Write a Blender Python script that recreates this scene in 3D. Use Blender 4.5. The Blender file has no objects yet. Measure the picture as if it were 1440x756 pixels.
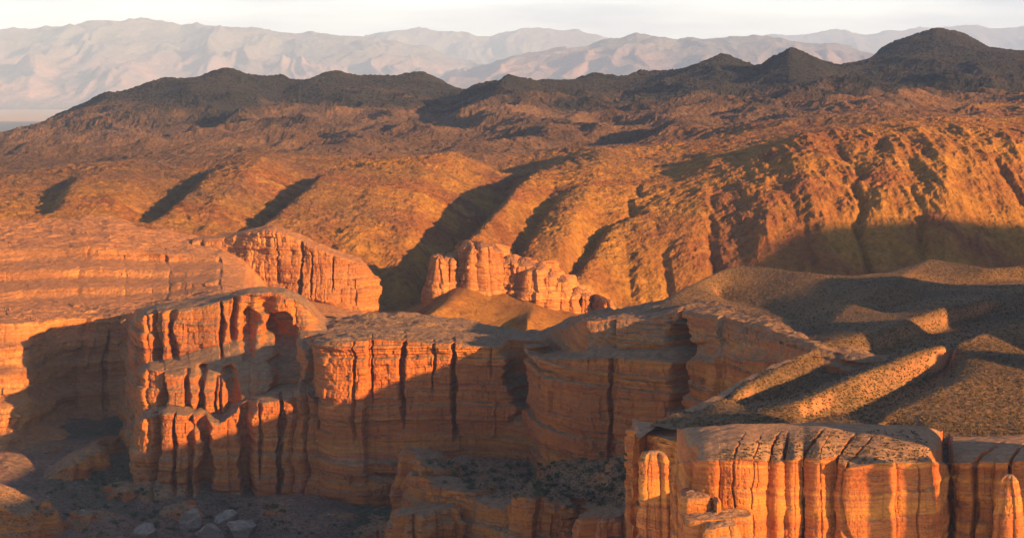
import bpy, math, random
import numpy as np

# ------------------------------------------------------------------ camera, sky, sun, exposure
F = 2687.0                # focal length in pixels of the 1440 px wide photograph
HOR = 125.0               # picture row of the horizon
ZC = 130.0                # height of the camera above the canyon floor datum
AZ, EL = math.radians(50), math.radians(12)      # the sun stands behind the camera, to the right
SUN = np.array([math.sin(AZ) * math.cos(EL), -math.cos(AZ) * math.cos(EL), math.sin(EL)])

sc = bpy.context.scene
col = sc.collection
cam_data = bpy.data.cameras.new('camera')
cam = bpy.data.objects.new('camera', cam_data)
col.objects.link(cam)
cam.location = (0, 0, ZC)
cam.rotation_euler = (math.pi / 2, 0, 0)
cam_data.sensor_width = 36.0
cam_data.lens = 36.0 * F / 1440.0
cam_data.shift_y = -(378.0 - HOR) / 1440.0
cam_data.clip_start = 1.0
cam_data.clip_end = 200000.0
sc.camera = cam

world = bpy.data.worlds.new('World')
sc.world = world
world.use_nodes = True


def build_sky():
    nt = world.node_tree
    N, L = nt.nodes, nt.links
    N.clear()
    out = N.new('ShaderNodeOutputWorld')
    bg = N.new('ShaderNodeBackground')
    sky = N.new('ShaderNodeTexSky')
    sky.sky_type = 'NISHITA'
    sky.sun_disc = False
    sky.sun_elevation = EL
    sky.sun_rotation = math.pi - AZ
    sky.air_density = 1.0
    sky.dust_density = 1.0
    sky.ozone_density = 3.0
    bg.inputs['Strength'].default_value = 0.041
    tc = N.new('ShaderNodeTexCoord')
    sep = N.new('ShaderNodeSeparateXYZ')
    L.new(tc.outputs['Generated'], sep.inputs[0])
    mp = N.new('ShaderNodeMapping')
    mp.inputs['Scale'].default_value = (5, 5, 42)
    L.new(tc.outputs['Generated'], mp.inputs['Vector'])
    nz = N.new('ShaderNodeTexNoise')
    nz.inputs['Scale'].default_value = 1.3
    nz.inputs['Detail'].default_value = 6
    nz.inputs['Roughness'].default_value = 0.55
    L.new(mp.outputs[0], nz.inputs['Vector'])
    cr = N.new('ShaderNodeValToRGB')
    cr.color_ramp.elements[0].position = 0.34
    cr.color_ramp.elements[0].color = (8.0, 8.2, 8.0, 1)
    cr.color_ramp.elements[1].position = 0.64
    cr.color_ramp.elements[1].color = (16.5, 15.8, 13.0, 1)
    L.new(nz.outputs['Fac'], cr.inputs[0])
    # the cloud veil is thick above the horizon and opens towards the zenith
    mr = N.new('ShaderNodeMapRange')
    mr.inputs['From Min'].default_value = 0.04
    mr.inputs['From Max'].default_value = 0.18
    mr.inputs['To Min'].default_value = 0.93
    mr.inputs['To Max'].default_value = 0.03
    L.new(sep.outputs['Z'], mr.inputs['Value'])
    mx = N.new('ShaderNodeMix')
    mx.data_type = 'RGBA'
    L.new(mr.outputs[0], mx.inputs['Factor'])
    tint = N.new('ShaderNodeMix')
    tint.data_type = 'RGBA'
    tint.blend_type = 'MULTIPLY'
    tint.inputs['Factor'].default_value = 1.0
    tint.inputs['B'].default_value = (0.92, 1.0, 1.22, 1)
    L.new(sky.outputs[0], tint.inputs['A'])
    L.new(tint.outputs['Result'], mx.inputs['A'])
    L.new(cr.outputs[0], mx.inputs['B'])
    L.new(mx.outputs['Result'], bg.inputs['Color'])
    L.new(bg.outputs[0], out.inputs['Surface'])


build_sky()

sun_data = bpy.data.lights.new('sun', 'SUN')
sun_data.energy = 5.0
sun_data.color = (1.0, 0.55, 0.18)
sun_data.angle = math.radians(0.6)
sun = bpy.data.objects.new('sun', sun_data)
col.objects.link(sun)
sun.location = (300, -300, 400)
sun.rotation_euler = (math.pi / 2 - EL, 0, AZ)

vs = sc.view_settings
vs.view_transform = 'Standard'
vs.look = 'None'
vs.gamma = 1.0
vs.use_curve_mapping = False
vs.exposure = 1.90
sc.cycles.max_bounces = 4
sc.cycles.volume_bounces = 1

# ------------------------------------------------------------------ numeric helpers
rng = np.random.default_rng(7)
PERM = np.concatenate([rng.permutation(256)] * 3)
ang = rng.random(256) * 2 * np.pi
zz = rng.random(256) * 2 - 1
GRAD = np.stack([np.cos(ang) * np.sqrt(1 - zz * zz), np.sin(ang) * np.sqrt(1 - zz * zz), zz], 1).astype(np.float32)


def noise(x, y, z):
    """gradient noise, about -0.7..0.7"""
    x, y, z = np.broadcast_arrays(np.asarray(x, np.float32), np.asarray(y, np.float32), np.asarray(z, np.float32))
    xi, yi, zi = np.floor(x).astype(np.int32), np.floor(y).astype(np.int32), np.floor(z).astype(np.int32)
    xf, yf, zf = x - xi, y - yi, z - zi
    u, v, w = (t * t * t * (t * (t * 6 - 15) + 10) for t in (xf, yf, zf))
    xi, yi, zi = xi & 255, yi & 255, zi & 255
    r = 0
    for dx in (0, 1):
        for dy in (0, 1):
            for dz in (0, 1):
                h = PERM[PERM[PERM[xi + dx] + yi + dy] + zi + dz]
                g = GRAD[h]
                d = g[..., 0] * (xf - dx) + g[..., 1] * (yf - dy) + g[..., 2] * (zf - dz)
                r = r + d * (u if dx else 1 - u) * (v if dy else 1 - v) * (w if dz else 1 - w)
    return r


def fbm(x, y, z, octaves=4, gain=0.5, lac=2.1):
    r, a = 0, 1.0
    for k in range(octaves):
        r = r + a * noise(x + 17.3 * k, y - 9.1 * k, z + 5.7 * k)
        x, y, z, a = x * lac, y * lac, z * lac, a * gain
    return r


def ridged(x, y, z, octaves=4, gain=0.5, lac=2.1):
    """sharp crests at 1, rounded lows"""
    r, a, t = 0, 1.0, 0
    w = 1.0
    for k in range(octaves):
        n = 1 - np.abs(noise(x + 31.7 * k, y + 11.9 * k, z - 7.3 * k)) * 2.2
        n = np.clip(n, 0, 1) ** 2 * w
        r = r + a * n
        w = np.clip(n * 1.6, 0, 1)
        t += a
        x, y, z, a = x * lac, y * lac, z * lac, a * gain
    return r / t


def smooth(e0, e1, x):
    t = np.clip((x - e0) / (e1 - e0), 0, 1)
    return t * t * (3 - 2 * t)


def pt(px, py, Y):
    return ((px - 720.0) / F * Y, Y, (HOR - py) / F * Y)


def blur(a, n=1, axis=None):
    for _ in range(n):
        if axis in (None, 0):
            p = np.concatenate([a[:1], a, a[-1:]], 0)
            a = (p[:-2] + 2 * p[1:-1] + p[2:]) / 4
        if axis in (None, 1):
            p = np.concatenate([a[:, :1], a, a[:, -1:]], 1)
            a = (p[:, :-2] + 2 * p[:, 1:-1] + p[:, 2:]) / 4
    return a


def mesh_obj(name, verts, faces, mat, parent=None, smooth_shade=True, origin=None):
    verts = np.asarray(verts, np.float64).reshape(-1, 3).copy()
    verts[:, 2] += ZC
    if origin is not None:
        verts -= np.asarray(origin)
    faces = np.asarray(faces, np.int32)
    k = faces.shape[1]
    me = bpy.data.meshes.new(name)
    me.vertices.add(len(verts))
    me.vertices.foreach_set('co', verts.astype(np.float32).ravel())
    me.loops.add(faces.size)
    me.loops.foreach_set('vertex_index', faces.ravel())
    me.polygons.add(len(faces))
    me.polygons.foreach_set('loop_start', np.arange(len(faces), dtype=np.int32) * k)
    me.polygons.foreach_set('loop_total', np.full(len(faces), k, np.int32))
    me.polygons.foreach_set('use_smooth', np.full(len(faces), smooth_shade, bool))
    me.update(calc_edges=True)
    me.materials.append(mat)
    o = bpy.data.objects.new(name, me)
    col.objects.link(o)
    if origin is not None:
        o.location = origin
    if parent is not None:
        o.parent = parent
    return o


def grid_faces(nr, nc, wrap=False):
    i = np.arange(nr - 1)[:, None]
    j = np.arange(nc if wrap else nc - 1)[None, :]
    j2 = (j + 1) % nc
    return np.stack([i * nc + j, i * nc + j2, (i + 1) * nc + j2, (i + 1) * nc + j], -1).reshape(-1, 4)


def structure(o, label):
    o['kind'] = 'structure'
    o['label'] = label
    return o


def thing(o, label, cat, group=None):
    o['label'] = label
    o['category'] = cat
    if group:
        o['group'] = group
    return o


# ------------------------------------------------------------------ materials
class NB:
    def __init__(self, name):
        self.m = bpy.data.materials.new(name)
        self.m.use_nodes = True
        self.nt = self.m.node_tree
        self.nt.nodes.clear()
        self.out = self.nt.nodes.new('ShaderNodeOutputMaterial')
        self.bsdf = self.nt.nodes.new('ShaderNodeBsdfPrincipled')
        self.bsdf.inputs['Roughness'].default_value = 0.95
        self.bsdf.inputs['Specular IOR Level'].default_value = 0.12
        self.nt.links.new(self.bsdf.outputs[0], self.out.inputs['Surface'])
        self.geo = self.nt.nodes.new('ShaderNodeNewGeometry')
        self.pos = self.geo.outputs['Position']

    def link(self, a, b):
        self.nt.links.new(a, b)

    def mapped(self, scale, vec=None):
        n = self.nt.nodes.new('ShaderNodeMapping')
        n.inputs['Scale'].default_value = scale
        self.link(vec if vec is not None else self.pos, n.inputs['Vector'])
        return n.outputs[0]

    def noise(self, scale, detail=4, rough=0.55, vec=None, dist=0.0):
        n = self.nt.nodes.new('ShaderNodeTexNoise')
        n.inputs['Detail'].default_value = detail
        n.inputs['Roughness'].default_value = rough
        n.inputs['Distortion'].default_value = dist
        if isinstance(scale, tuple):
            n.inputs['Scale'].default_value = 1.0
            self.link(self.mapped(scale, vec), n.inputs['Vector'])
        else:
            n.inputs['Scale'].default_value = scale
            self.link(vec if vec is not None else self.pos, n.inputs['Vector'])
        return n.outputs['Fac']

    def voronoi(self, scale, feature='F1', vec=None):
        n = self.nt.nodes.new('ShaderNodeTexVoronoi')
        n.feature = feature
        n.inputs['Scale'].default_value = scale
        self.link(vec if vec is not None else self.pos, n.inputs['Vector'])
        return n.outputs['Distance']

    def ramp(self, fac, stops, interp='LINEAR'):
        n = self.nt.nodes.new('ShaderNodeValToRGB')
        e = n.color_ramp.elements
        n.color_ramp.interpolation = interp
        while len(e) < len(stops):
            e.new(0.5)
        for s, (p, c) in zip(e, stops):
            s.position = p
            s.color = (c, c, c, 1) if isinstance(c, (int, float)) else (*c, 1)
        self.link(fac, n.inputs[0])
        return n.outputs['Color']

    def mix(self, fac, a, b, mode='MIX'):
        n = self.nt.nodes.new('ShaderNodeMix')
        n.data_type = 'RGBA'
        n.blend_type = mode
        for s, v in (('Factor', fac), ('A', a), ('B', b)):
            if isinstance(v, (int, float)):
                n.inputs[s].default_value = v if s == 'Factor' else (v, v, v, 1)
            elif isinstance(v, tuple):
                n.inputs[s].default_value = (*v, 1)
            else:
                self.link(v, n.inputs[s])
        return n.outputs['Result']

    def math(self, op, a, b=None, clamp=False):
        n = self.nt.nodes.new('ShaderNodeMath')
        n.operation = op
        n.use_clamp = clamp
        for k, v in enumerate((a, b)):
            if v is None:
                continue
            if isinstance(v, (int, float)):
                n.inputs[k].default_value = v
            else:
                self.link(v, n.inputs[k])
        return n.outputs[0]

    def maprange(self, v, a, b_):
        n = self.nt.nodes.new('ShaderNodeMapRange')
        n.inputs['From Min'].default_value = a
        n.inputs['From Max'].default_value = b_
        self.link(v, n.inputs['Value'])
        return n.outputs[0]

    def xyz(self, v):
        n = self.nt.nodes.new('ShaderNodeSeparateXYZ')
        self.link(v, n.inputs[0])
        return n.outputs

    def combine(self, x, y, z):
        n = self.nt.nodes.new('ShaderNodeCombineXYZ')
        for k, v in enumerate((x, y, z)):
            if isinstance(v, (int, float)):
                n.inputs[k].default_value = v
            else:
                self.link(v, n.inputs[k])
        return n.outputs[0]

    def bump(self, h, dist, strength=1.0, normal=None):
        n = self.nt.nodes.new('ShaderNodeBump')
        n.inputs['Distance'].default_value = dist
        n.inputs['Strength'].default_value = strength
        self.link(h, n.inputs['Height'])
        if normal is not None:
            self.link(normal, n.inputs['Normal'])
        return n.outputs[0]

    def done(self, color, normal=None):
        if isinstance(color, tuple):
            self.bsdf.inputs['Base Color'].default_value = (*color, 1)
        else:
            self.link(color, self.bsdf.inputs['Base Color'])
        if normal is not None:
            self.link(normal, self.bsdf.inputs['Normal'])
        return self.m


def rock_material(name, palette, soil, sc_=1.0, soil_from=0.55, bump=0.35):
    b = NB(name)
    x, y, z = b.xyz(b.pos)
    warp = b.math('MULTIPLY', b.math('SUBTRACT', b.noise(0.012 / sc_, 3), 0.5), 10.0)
    warp2 = b.math('MULTIPLY', b.math('SUBTRACT', b.noise(0.15 / sc_, 3), 0.5), 1.1)
    zw = b.math('ADD', b.math('ADD', z, warp), warp2)
    bandv = b.combine(b.math('MULTIPLY', x, 0.004), b.math('MULTIPLY', y, 0.004), b.math('MULTIPLY', zw, 0.12 / sc_))
    band = b.noise(1.0, 6, 0.72, bandv)
    n = len(palette)
    c = b.ramp(band, [(0.30 + 0.40 * k / (n - 1), p) for k, p in enumerate(palette)])
    finev = b.combine(b.math('MULTIPLY', x, 0.02), b.math('MULTIPLY', y, 0.02), b.math('MULTIPLY', zw, 1.1 / sc_))
    fine = b.noise(1.0, 4, 0.6, finev)
    c = b.mix(0.55, c, b.ramp(fine, [(0.30, 0.55), (0.5, 1.0), (0.68, 1.28)]), 'MULTIPLY')
    patch = b.noise(0.035 / sc_, 5, 0.6)
    c = b.mix(0.8, c, b.ramp(patch, [(0.3, (0.66, 0.56, 0.56)), (0.5, (1, 1, 1)), (0.7, (1.18, 1.16, 1.06))]), 'MULTIPLY')
    streak = b.noise((0.55 / sc_, 0.55 / sc_, 0.035 / sc_), 4, 0.65)
    c = b.mix(0.5, c, b.ramp(streak, [(0.32, 0.62), (0.48, 1.0), (0.7, 1.08)]), 'MULTIPLY')
    grain = b.noise(1.7 / sc_, 6, 0.7)
    c = b.mix(0.45, c, b.ramp(grain, [(0.3, 0.6), (0.5, 1.0), (0.7, 1.3)]), 'MULTIPLY')
    nz = b.xyz(b.geo.outputs['Normal'])[2]
    nzj = b.math('ADD', nz, b.math('MULTIPLY', b.math('SUBTRACT', b.noise(0.4 / sc_, 5, 0.7), 0.5), 0.6))
    m = b.ramp(nzj, [(soil_from, 0.0), (soil_from + 0.22, 1.0)])
    soilc = b.mix(1.0, soil, b.ramp(b.noise(0.5 / sc_, 7, 0.72), [(0.3, 0.55), (0.5, 1.0), (0.7, 1.4)]), 'MULTIPLY')
    c = b.mix(m, c, soilc)
    # relief
    h = b.math('ADD', b.math('MULTIPLY', fine, 0.9), b.math('ADD', b.noise(0.9 / sc_, 8, 0.68), b.math('MULTIPLY', streak, 0.5)))
    nrm = b.bump(h, bump * sc_ * 2.2, 0.9)
    return b.done(c, nrm)


def hill_material(name, colors, dark, sc_=1.0, scrub=0.22, bump=2.0, far_colors=None):
    """weathered igneous slopes: patches of ochre, rust and brown, rocky grain, specks of scrub"""
    b = NB(name)
    p = b.noise(0.010 / sc_, 7, 0.62, dist=0.6)
    n = len(colors)
    c = b.ramp(p, [(0.32 + 0.36 * k / (n - 1), q) for k, q in enumerate(colors)])
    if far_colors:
        # brown rolling ground further back; slate of the high peaks darkened for their shade
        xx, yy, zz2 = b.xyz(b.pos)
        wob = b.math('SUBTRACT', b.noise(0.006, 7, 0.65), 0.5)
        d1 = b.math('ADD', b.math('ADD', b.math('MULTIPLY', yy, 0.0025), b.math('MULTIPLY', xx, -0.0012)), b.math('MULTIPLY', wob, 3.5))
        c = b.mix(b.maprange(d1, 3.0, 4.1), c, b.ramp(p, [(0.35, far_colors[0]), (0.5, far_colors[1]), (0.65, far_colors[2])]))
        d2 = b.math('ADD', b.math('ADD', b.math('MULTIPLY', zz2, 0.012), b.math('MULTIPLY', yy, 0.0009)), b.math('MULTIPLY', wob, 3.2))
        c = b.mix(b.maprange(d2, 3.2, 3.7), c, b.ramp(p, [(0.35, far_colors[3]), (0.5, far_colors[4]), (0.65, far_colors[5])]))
    vein = b.noise((0.045 / sc_, 0.030 / sc_, 0.016 / sc_), 6, 0.65, dist=1.2)
    c = b.mix(0.75, c, b.ramp(vein, [(0.33, (0.55, 0.48, 0.45)), (0.48, (1, 1, 1)), (0.66, (1.22, 1.18, 1.05))]), 'MULTIPLY')
    g = b.noise(0.30 / sc_, 8, 0.78)
    c = b.mix(0.8, c, b.ramp(g, [(0.33, 0.45), (0.5, 1.0), (0.68, 1.45)]), 'MULTIPLY')
    sp = b.voronoi(0.30 / sc_)
    spm = b.math('MULTIPLY', b.ramp(sp, [(0.18, 1.0), (0.34, 0.0)]), b.ramp(b.noise(0.03 / sc_, 4), [(0.42, 0.0), (0.6, 1.0)]))
    c = b.mix(b.math('MULTIPLY', spm, scrub), c, dark)
    nz = b.xyz(b.geo.outputs['Normal'])[2]
    m = b.ramp(b.math('ADD', nz, b.math('MULTIPLY', b.math('SUBTRACT', g, 0.5), 0.5)), [(0.92, 0.0), (1.12, 0.4)])
    c = b.mix(m, c, dark)
    h = b.math('ADD', b.math('ADD', b.noise(0.10 / sc_, 9, 0.70), b.math('MULTIPLY', b.noise(0.42 / sc_, 6, 0.75), 0.55)), b.math('MULTIPLY', b.noise((0.20 / sc_, 0.16 / sc_, 0.05 / sc_), 6, 0.7, dist=0.8), 0.7))
    return b.done(c, b.bump(h, bump * sc_ * 2, 0.9))


STRATA = [(0.23, 0.064, 0.034), (0.40, 0.118, 0.024), (0.33, 0.092, 0.028), (0.43, 0.152, 0.028), (0.29, 0.086, 0.040), (0.47, 0.235, 0.115)]
STRATA_GREY = [(0.30, 0.14, 0.09), (0.40, 0.20, 0.11), (0.28, 0.14, 0.09), (0.46, 0.27, 0.15)]
M_ROCK = rock_material('banded_red_sandstone', STRATA, (0.22, 0.125, 0.066))
M_ROCK_FAR = rock_material('banded_red_sandstone_far', [(0.30, 0.110, 0.048), (0.40, 0.160, 0.050), (0.35, 0.130, 0.045), (0.44, 0.195, 0.065), (0.33, 0.118, 0.050), (0.48, 0.28, 0.15)], (0.34, 0.150, 0.060), 1.4, 0.72)
M_ROCK_NEAR = rock_material('banded_red_sandstone_near', STRATA, (0.30, 0.165, 0.085), 0.7, 0.5)
M_PALE = rock_material('pale_limestone', [(0.12, 0.085, 0.070), (0.17, 0.120, 0.095), (0.145, 0.10, 0.082)], (0.22, 0.17, 0.13))
FARC = [(0.085, 0.050, 0.038), (0.12, 0.070, 0.048), (0.155, 0.090, 0.057), (0.014, 0.016, 0.021), (0.019, 0.021, 0.027), (0.029, 0.027, 0.029)]  # the slate tones carry the shade of the skyline hills
M_OCHRE = hill_material('ochre_hillside', [(0.20, 0.065, 0.026), (0.28, 0.112, 0.028), (0.36, 0.168, 0.030), (0.30, 0.125, 0.028), (0.24, 0.085, 0.028), (0.38, 0.190, 0.044)], (0.10, 0.07, 0.045), far_colors=FARC)
M_DARK = hill_material('dark_basalt_hillside', [(0.060, 0.050, 0.048), (0.085, 0.068, 0.060), (0.105, 0.075, 0.058), (0.070, 0.058, 0.055), (0.05, 0.045, 0.045)], (0.035, 0.034, 0.032), 1.6)


def steppe_material():
    b = NB('dry_steppe_soil')
    c = b.ramp(b.noise(0.03, 6, 0.62), [(0.32, (0.105, 0.060, 0.030)), (0.5, (0.150, 0.082, 0.036)), (0.68, (0.195, 0.104, 0.044))])
    g = b.noise(0.9, 7, 0.72)
    c = b.mix(0.9, c, b.ramp(g, [(0.32, 0.5), (0.5, 1.0), (0.68, 1.4)]), 'MULTIPLY')
    tuft = b.ramp(b.voronoi(0.75), [(0.25, 1.0), (0.55, 0.0)])
    c = b.mix(b.math('MULTIPLY', tuft, 0.5), c, (0.070, 0.058, 0.028))
    nz = b.xyz(b.geo.outputs['Normal'])[2]
    rockm = b.ramp(nz, [(0.45, 1.0), (0.75, 0.0)])
    c = b.mix(rockm, c, (0.34, 0.14, 0.06))
    h = b.math('ADD', b.noise(0.8, 8, 0.7), b.math('MULTIPLY', tuft, 0.5))
    return b.done(c, b.bump(h, 0.35, 0.8))


def floor_material():
    b = NB('canyon_floor_scree')
    c = b.ramp(b.noise(0.02, 6, 0.6), [(0.36, (0.085, 0.085, 0.045)), (0.5, (0.17, 0.105, 0.07)), (0.62, (0.24, 0.13, 0.085))])
    c = b.mix(0.9, c, b.ramp(b.noise(0.6, 8, 0.75), [(0.32, 0.45), (0.5, 1.0), (0.68, 1.5)]), 'MULTIPLY')
    st = b.ramp(b.voronoi(0.5), [(0.15, 1.0), (0.35, 0.0)])
    c = b.mix(b.math('MULTIPLY', st, 0.6), c, (0.06, 0.06, 0.035))
    return b.done(c, b.bump(b.noise(0.5, 9, 0.72), 2.0, 0.9))


def range_material():
    b = NB('distant_mountain_slope')
    c = b.ramp(b.noise(0.0006, 6, 0.6), [(0.36, (0.10, 0.10, 0.12)), (0.5, (0.20, 0.15, 0.18)), (0.64, (0.29, 0.195, 0.20))])
    z = b.xyz(b.pos)[2]
    up = b.ramp(b.math('ADD', b.math('MULTIPLY', z, 0.0009), b.math('MULTIPLY', b.math('SUBTRACT', b.noise(0.0012, 6, 0.7), 0.5), 1.0)), [(0.45, 0.0), (0.75, 1.0)])
    c = b.mix(b.math('MULTIPLY', up, 0.8), c, (0.13, 0.14, 0.16))
    snow = b.ramp(b.math('ADD', b.math('MULTIPLY', z, 0.0005), b.noise(0.002, 7, 0.7)), [(1.06, 0.0), (1.14, 1.0)])
    c = b.mix(snow, c, (0.8, 0.75, 0.72))
    return b.done(c, b.bump(b.noise(0.003, 8, 0.65), 160.0, 0.8))


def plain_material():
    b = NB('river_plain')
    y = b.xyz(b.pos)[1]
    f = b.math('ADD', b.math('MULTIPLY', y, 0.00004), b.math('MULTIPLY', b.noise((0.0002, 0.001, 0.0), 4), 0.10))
    c = b.ramp(f, [(0.0, (0.05, 0.055, 0.06)), (0.72, (0.05, 0.055, 0.065)), (0.78, (0.45, 0.30, 0.18)), (1.0, (0.40, 0.28, 0.19))])  # shade on the near plain and sun on the far strip, put into colour
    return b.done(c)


M_STEPPE = steppe_material()
M_FLOOR = floor_material()
M_RANGE = range_material()
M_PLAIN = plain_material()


def leaf_material(name, a, b_, c_):
    b = NB(name)
    c = b.ramp(b.noise(0.7, 5, 0.7), [(0.35, a), (0.5, b_), (0.66, c_)])
    return b.done(c)


M_SHRUB = leaf_material('grey_green_shrub', (0.035, 0.042, 0.020), (0.055, 0.060, 0.028), (0.085, 0.080, 0.036))
M_TUFT = leaf_material('dry_wormwood', (0.080, 0.058, 0.028), (0.110, 0.072, 0.034), (0.140, 0.088, 0.040))
M_BARK = leaf_material('shrub_stem', (0.05, 0.035, 0.022), (0.07, 0.05, 0.03), (0.09, 0.06, 0.04))


# ------------------------------------------------------------------ height fields laid between ridge and gully lines
def relax(shape, rr, cc, zv):
    """membrane through scattered heights on a grid, coarse to fine"""
    nr, nc = shape
    S = np.zeros(shape); W = np.zeros(shape)
    np.add.at(S, (rr, cc), zv); np.add.at(W, (rr, cc), 1.0)
    fixed = W > 0
    val = np.where(fixed, S / np.maximum(W, 1e-9), 0)
    if min(nr, nc) <= 6:
        z = np.full(shape, zv.mean())
        it = 400
    else:
        z = relax(((nr + 1) // 2, (nc + 1) // 2), rr // 2, cc // 2, zv)
        z = np.repeat(np.repeat(z, 2, 0), 2, 1)[:nr, :nc]
        it = 60
    z = np.where(fixed, val, z)
    for _ in range(it):
        p = np.pad(z, 1, mode='edge')
        z = np.where(fixed, val, (p[:-2, 1:-1] + p[2:, 1:-1] + p[1:-1, :-2] + p[1:-1, 2:]) / 4)
    return z


class Field:
    """heights over (direction px, distance Y), fitted through polylines of (px, py, Y)"""
    def __init__(self, px0, px1, Y0, Y1, lines, nc=420, nr=260, soft=2):
        self.px0, self.px1, self.l0, self.l1 = px0, px1, math.log(Y0), math.log(Y1)
        self.nc, self.nr = nc, nr
        R, C, Z = [], [], []
        for ln in lines:
            a = np.array([(p[0], math.log(p[2]), pt(*p)[2]) for p in ln], float)
            for k in range(max(1, len(a) - 1)):
                p, q = a[k], a[min(k + 1, len(a) - 1)]
                n = 2 + int(max(abs(q[0] - p[0]) / (px1 - px0) * nc, abs(q[1] - p[1]) / (self.l1 - self.l0) * nr))
                t = np.linspace(0, 1, n)[:, None]
                s = p * (1 - t) + q * t
                C.append((s[:, 0] - px0) / (px1 - px0) * (nc - 1))
                R.append((s[:, 1] - self.l0) / (self.l1 - self.l0) * (nr - 1))
                Z.append(s[:, 2])
        R, C, Z = (np.concatenate(v) for v in (R, C, Z))
        ok = (R >= -0.5) & (R <= nr - 0.5) & (C >= -0.5) & (C <= nc - 0.5)
        R = np.clip(np.round(R[ok]).astype(int), 0, nr - 1)
        C = np.clip(np.round(C[ok]).astype(int), 0, nc - 1)
        self.z = blur(relax((nr, nc), R, C, Z[ok]), soft)

    def at(self, px, Y):
        c = np.clip((px - self.px0) / (self.px1 - self.px0) * (self.nc - 1), 0, self.nc - 1.001)
        r = np.clip((np.log(Y) - self.l0) / (self.l1 - self.l0) * (self.nr - 1), 0, self.nr - 1.001)
        ci, ri = c.astype(int), r.astype(int)
        cf, rf = c - ci, r - ri
        z = self.z
        return ((z[ri, ci] * (1 - cf) + z[ri, ci + 1] * cf) * (1 - rf) + (z[ri + 1, ci] * (1 - cf) + z[ri + 1, ci + 1] * cf) * rf)

    def at_xy(self, x, y):
        return self.at(x / y * F + 720.0, y)


def field_mesh(name, field, px0, px1, Y0, Y1, dpx, rows, detail, mat, cut=None):
    px = np.linspace(px0, px1, int((px1 - px0) / dpx) + 1)
    Y = np.exp(np.linspace(math.log(Y0), math.log(Y1), rows))
    PX, YY = np.meshgrid(px, Y)
    X = (PX - 720.0) / F * YY
    Z = field.at(PX, YY)
    Z = Z + detail(X, YY, Z, PX)
    f = grid_faces(len(Y), len(px))
    if cut is not None:
        keep = cut(PX, YY).ravel()
        f = f[keep[f].all(1)]
    return mesh_obj(name, np.stack([X, YY, Z], -1), f, mat, smooth_shade=False)


# ---- ochre hills on the far side of the canyon
def z_line(py, Y, a=-900, b=2300, n=2):
    return [(p, py, Y) for p in np.linspace(a, b, n)]


FLOORZ = -124.0


def py_of(z, Y):
    return HOR - z / Y * F


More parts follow.
